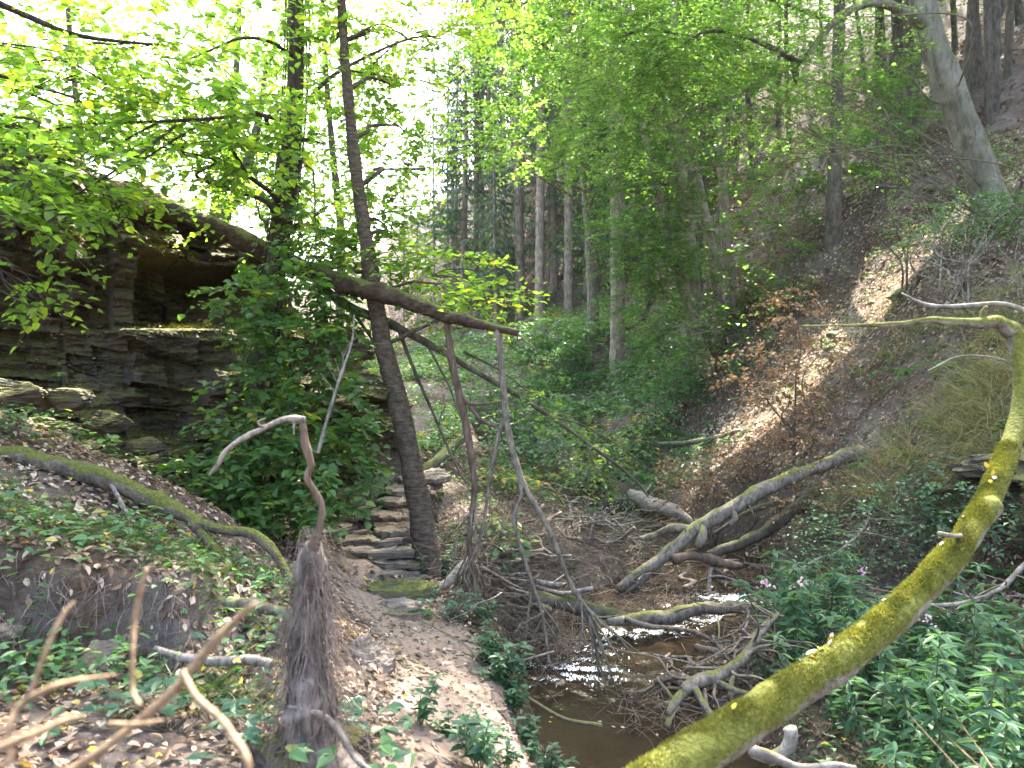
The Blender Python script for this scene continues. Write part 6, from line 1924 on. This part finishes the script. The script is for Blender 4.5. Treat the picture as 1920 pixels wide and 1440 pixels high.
V = np.concatenate(Vt, 1).reshape(-1, 3)
b = np.arange(n)[:, None] * 10
Q = np.stack([np.concatenate([b + k, b + (k + 1) % 5, b + 5 + (k + 1) % 5, b + 5 + k], 1) for k in range(5)], 1).reshape(-1, 4)
T = np.stack([np.concatenate([b + 5, b + 6, b + 7], 1), np.concatenate([b + 5, b + 7, b + 8], 1), np.concatenate([b + 5, b + 8, b + 9], 1)], 1).reshape(-1, 3)
mb.add(V, Q, None)
mb.T.append(T)
mb.tt.append(np.full(len(T), .5))
stuff(mb.build("slate_gravel", M['slate_grey'], None, (0, 0, 0), False), "flat grey slate chips trodden into the footpath", "gravel")

# white water at the riffles, and leaves afloat
mb = MB()
for (px, py, sx, sy, n) in ((1075, 1262, .15, .10, 600), (1210, 1185, .18, .06, 560), (1335, 1160, .16, .05, 420), (1375, 1122, .14, .06, 600), (1070, 945, .35, .15, 420), (1250, 1150, .2, .04, 60), (1130, 1255, .1, .08, 80), (1085, 945, .25, .15, 60), (1120, 1215, .12, .1, 80)):
    wl = -.55
    Y = (EYE - wl) * 1450 / (py - 720)
    for _ in range(3):
        X = (px - 960) / 1450 * Y
        wl = water_z(X, Y)
        Y = (EYE - wl) * 1450 / (py - 720)
    q = np.c_[rng.normal(X, sx, n), rng.normal(Y, sy, n)]
    d_, k_ = stream_near(q)
    q, k_ = q[d_ < .55], k_[d_ < .55]
    n = len(q)
    z = SPL[k_, 2]
    a = np.arange(6) * pi / 3
    fl = SPL[np.minimum(k_ + 2, 239)] - SPL[np.maximum(k_ - 2, 0)]
    s = .003 + .011 * rng.random(n) ** 2
    el = rng.uniform(.25, .7, n)
    th = np.arctan2(fl[:, 1], fl[:, 0]) + rng.normal(0, .35, n)
    lx, ly = np.cos(a)[None] * s[:, None] * 3.0, np.sin(a)[None] * (s * el)[:, None]
    rx = lx * np.cos(th)[:, None] - ly * np.sin(th)[:, None]
    ry = lx * np.sin(th)[:, None] + ly * np.cos(th)[:, None]
    ring = np.stack([q[:, :1] + rx, q[:, 1:] + ry, np.broadcast_to(z[:, None] + .004, rx.shape)], -1)
    top = np.c_[q, z + .006 + s * .2][:, None]
    V = np.concatenate([ring, top], 1).reshape(-1, 3)
    b = np.arange(n)[:, None] * 7
    T = np.stack([np.concatenate([b + k, b + (k + 1) % 6, b + 6], 1) for k in range(6)], 1).reshape(-1, 3)
    mb.add(V, None, T)
stuff(mb.build("foam", M['foam'], None, (0, 0, 0)), "white flecks of foam where the stream runs over stones", "foam")
mb = MB()
q = np.c_[rng.uniform(.2, 2.4, 150), rng.uniform(3.4, 8.3, 150)]
d_, k_ = stream_near(q)
q, k_ = q[d_ < .5], k_[d_ < .5]
n = len(q)
a = rng.uniform(0, 6.28, n)
leaves(mb, np.c_[q, SPL[k_, 2] + .006], np.c_[np.cos(a), np.sin(a), a * 0], np.tile([0, 0, 1.0], (n, 1)) + rng.normal(0, .08, (n, 3)), rng.uniform(.02, .05, n), rng.uniform(.015, .03, n), .1, rng.uniform(.4, 1, n), simple=True, curl=.02)
stuff(mb.build("floating_leaves", M['leaf_litter'], None, (0, 0, 0), False), "yellow and brown leaves afloat on the stream", "leaves")

# fallen dead stems lying about under the spruces
dl = log("bleached fallen stem lying on the red brown slope under the spruces", poly((1000, 430, 34), (1050, 405, 35), (1110, 380, 36)) * 1.0, [.09, .08, .05], M['wood_grey'])
dl['group'] = "bleached stems under the spruces"
for k in range(26):
    px, Y = rng.uniform(900, 1330), rng.uniform(26, 46)
    X = (px - 960) / 1450 * Y
    copy_thing(dl, hzz(X, Y) + np.array([0, 0, .15]), 0, rng.uniform(.5, 1.2), rot=(rng.normal(0, .1), rng.normal(0, .25), rng.uniform(-.8, .8)))
X = (1050 - 960) / 1450 * 34
dl.location = tuple(hzz(X, 34) + np.array([0, 0, .15]))

# ------------------------------------------------------------------ damp valley air
hm, t_, o_ = mat("valley_air")
pv = t_.nodes.new("ShaderNodeVolumePrincipled")
pv.inputs['Color'].default_value = (0.93, 0.97, 1.0, 1)
pv.inputs['Density'].default_value = HAZE
pv.inputs['Anisotropy'].default_value = 0.45
t_.links.new(pv.outputs[0], o_.inputs['Volume'])
x0, x1, y0, y1, z0, z1 = -80.0, 80.0, -32.0, 145.0, float(gz.min()) - 1.0, 75.0
mb = MB()
mb.add(np.array([(x, y, z) for z in (z0, z1) for y in (y0, y1) for x in (x0, x1)]), [(0, 2, 3, 1), (4, 5, 7, 6), (0, 1, 5, 4), (2, 6, 7, 3), (0, 4, 6, 2), (1, 3, 7, 5)])
stuff(mb.build("haze", hm, None, (0, 0, 0), False), "thin pale haze hanging in the valley air", "haze")
cy.volume_bounces = 0
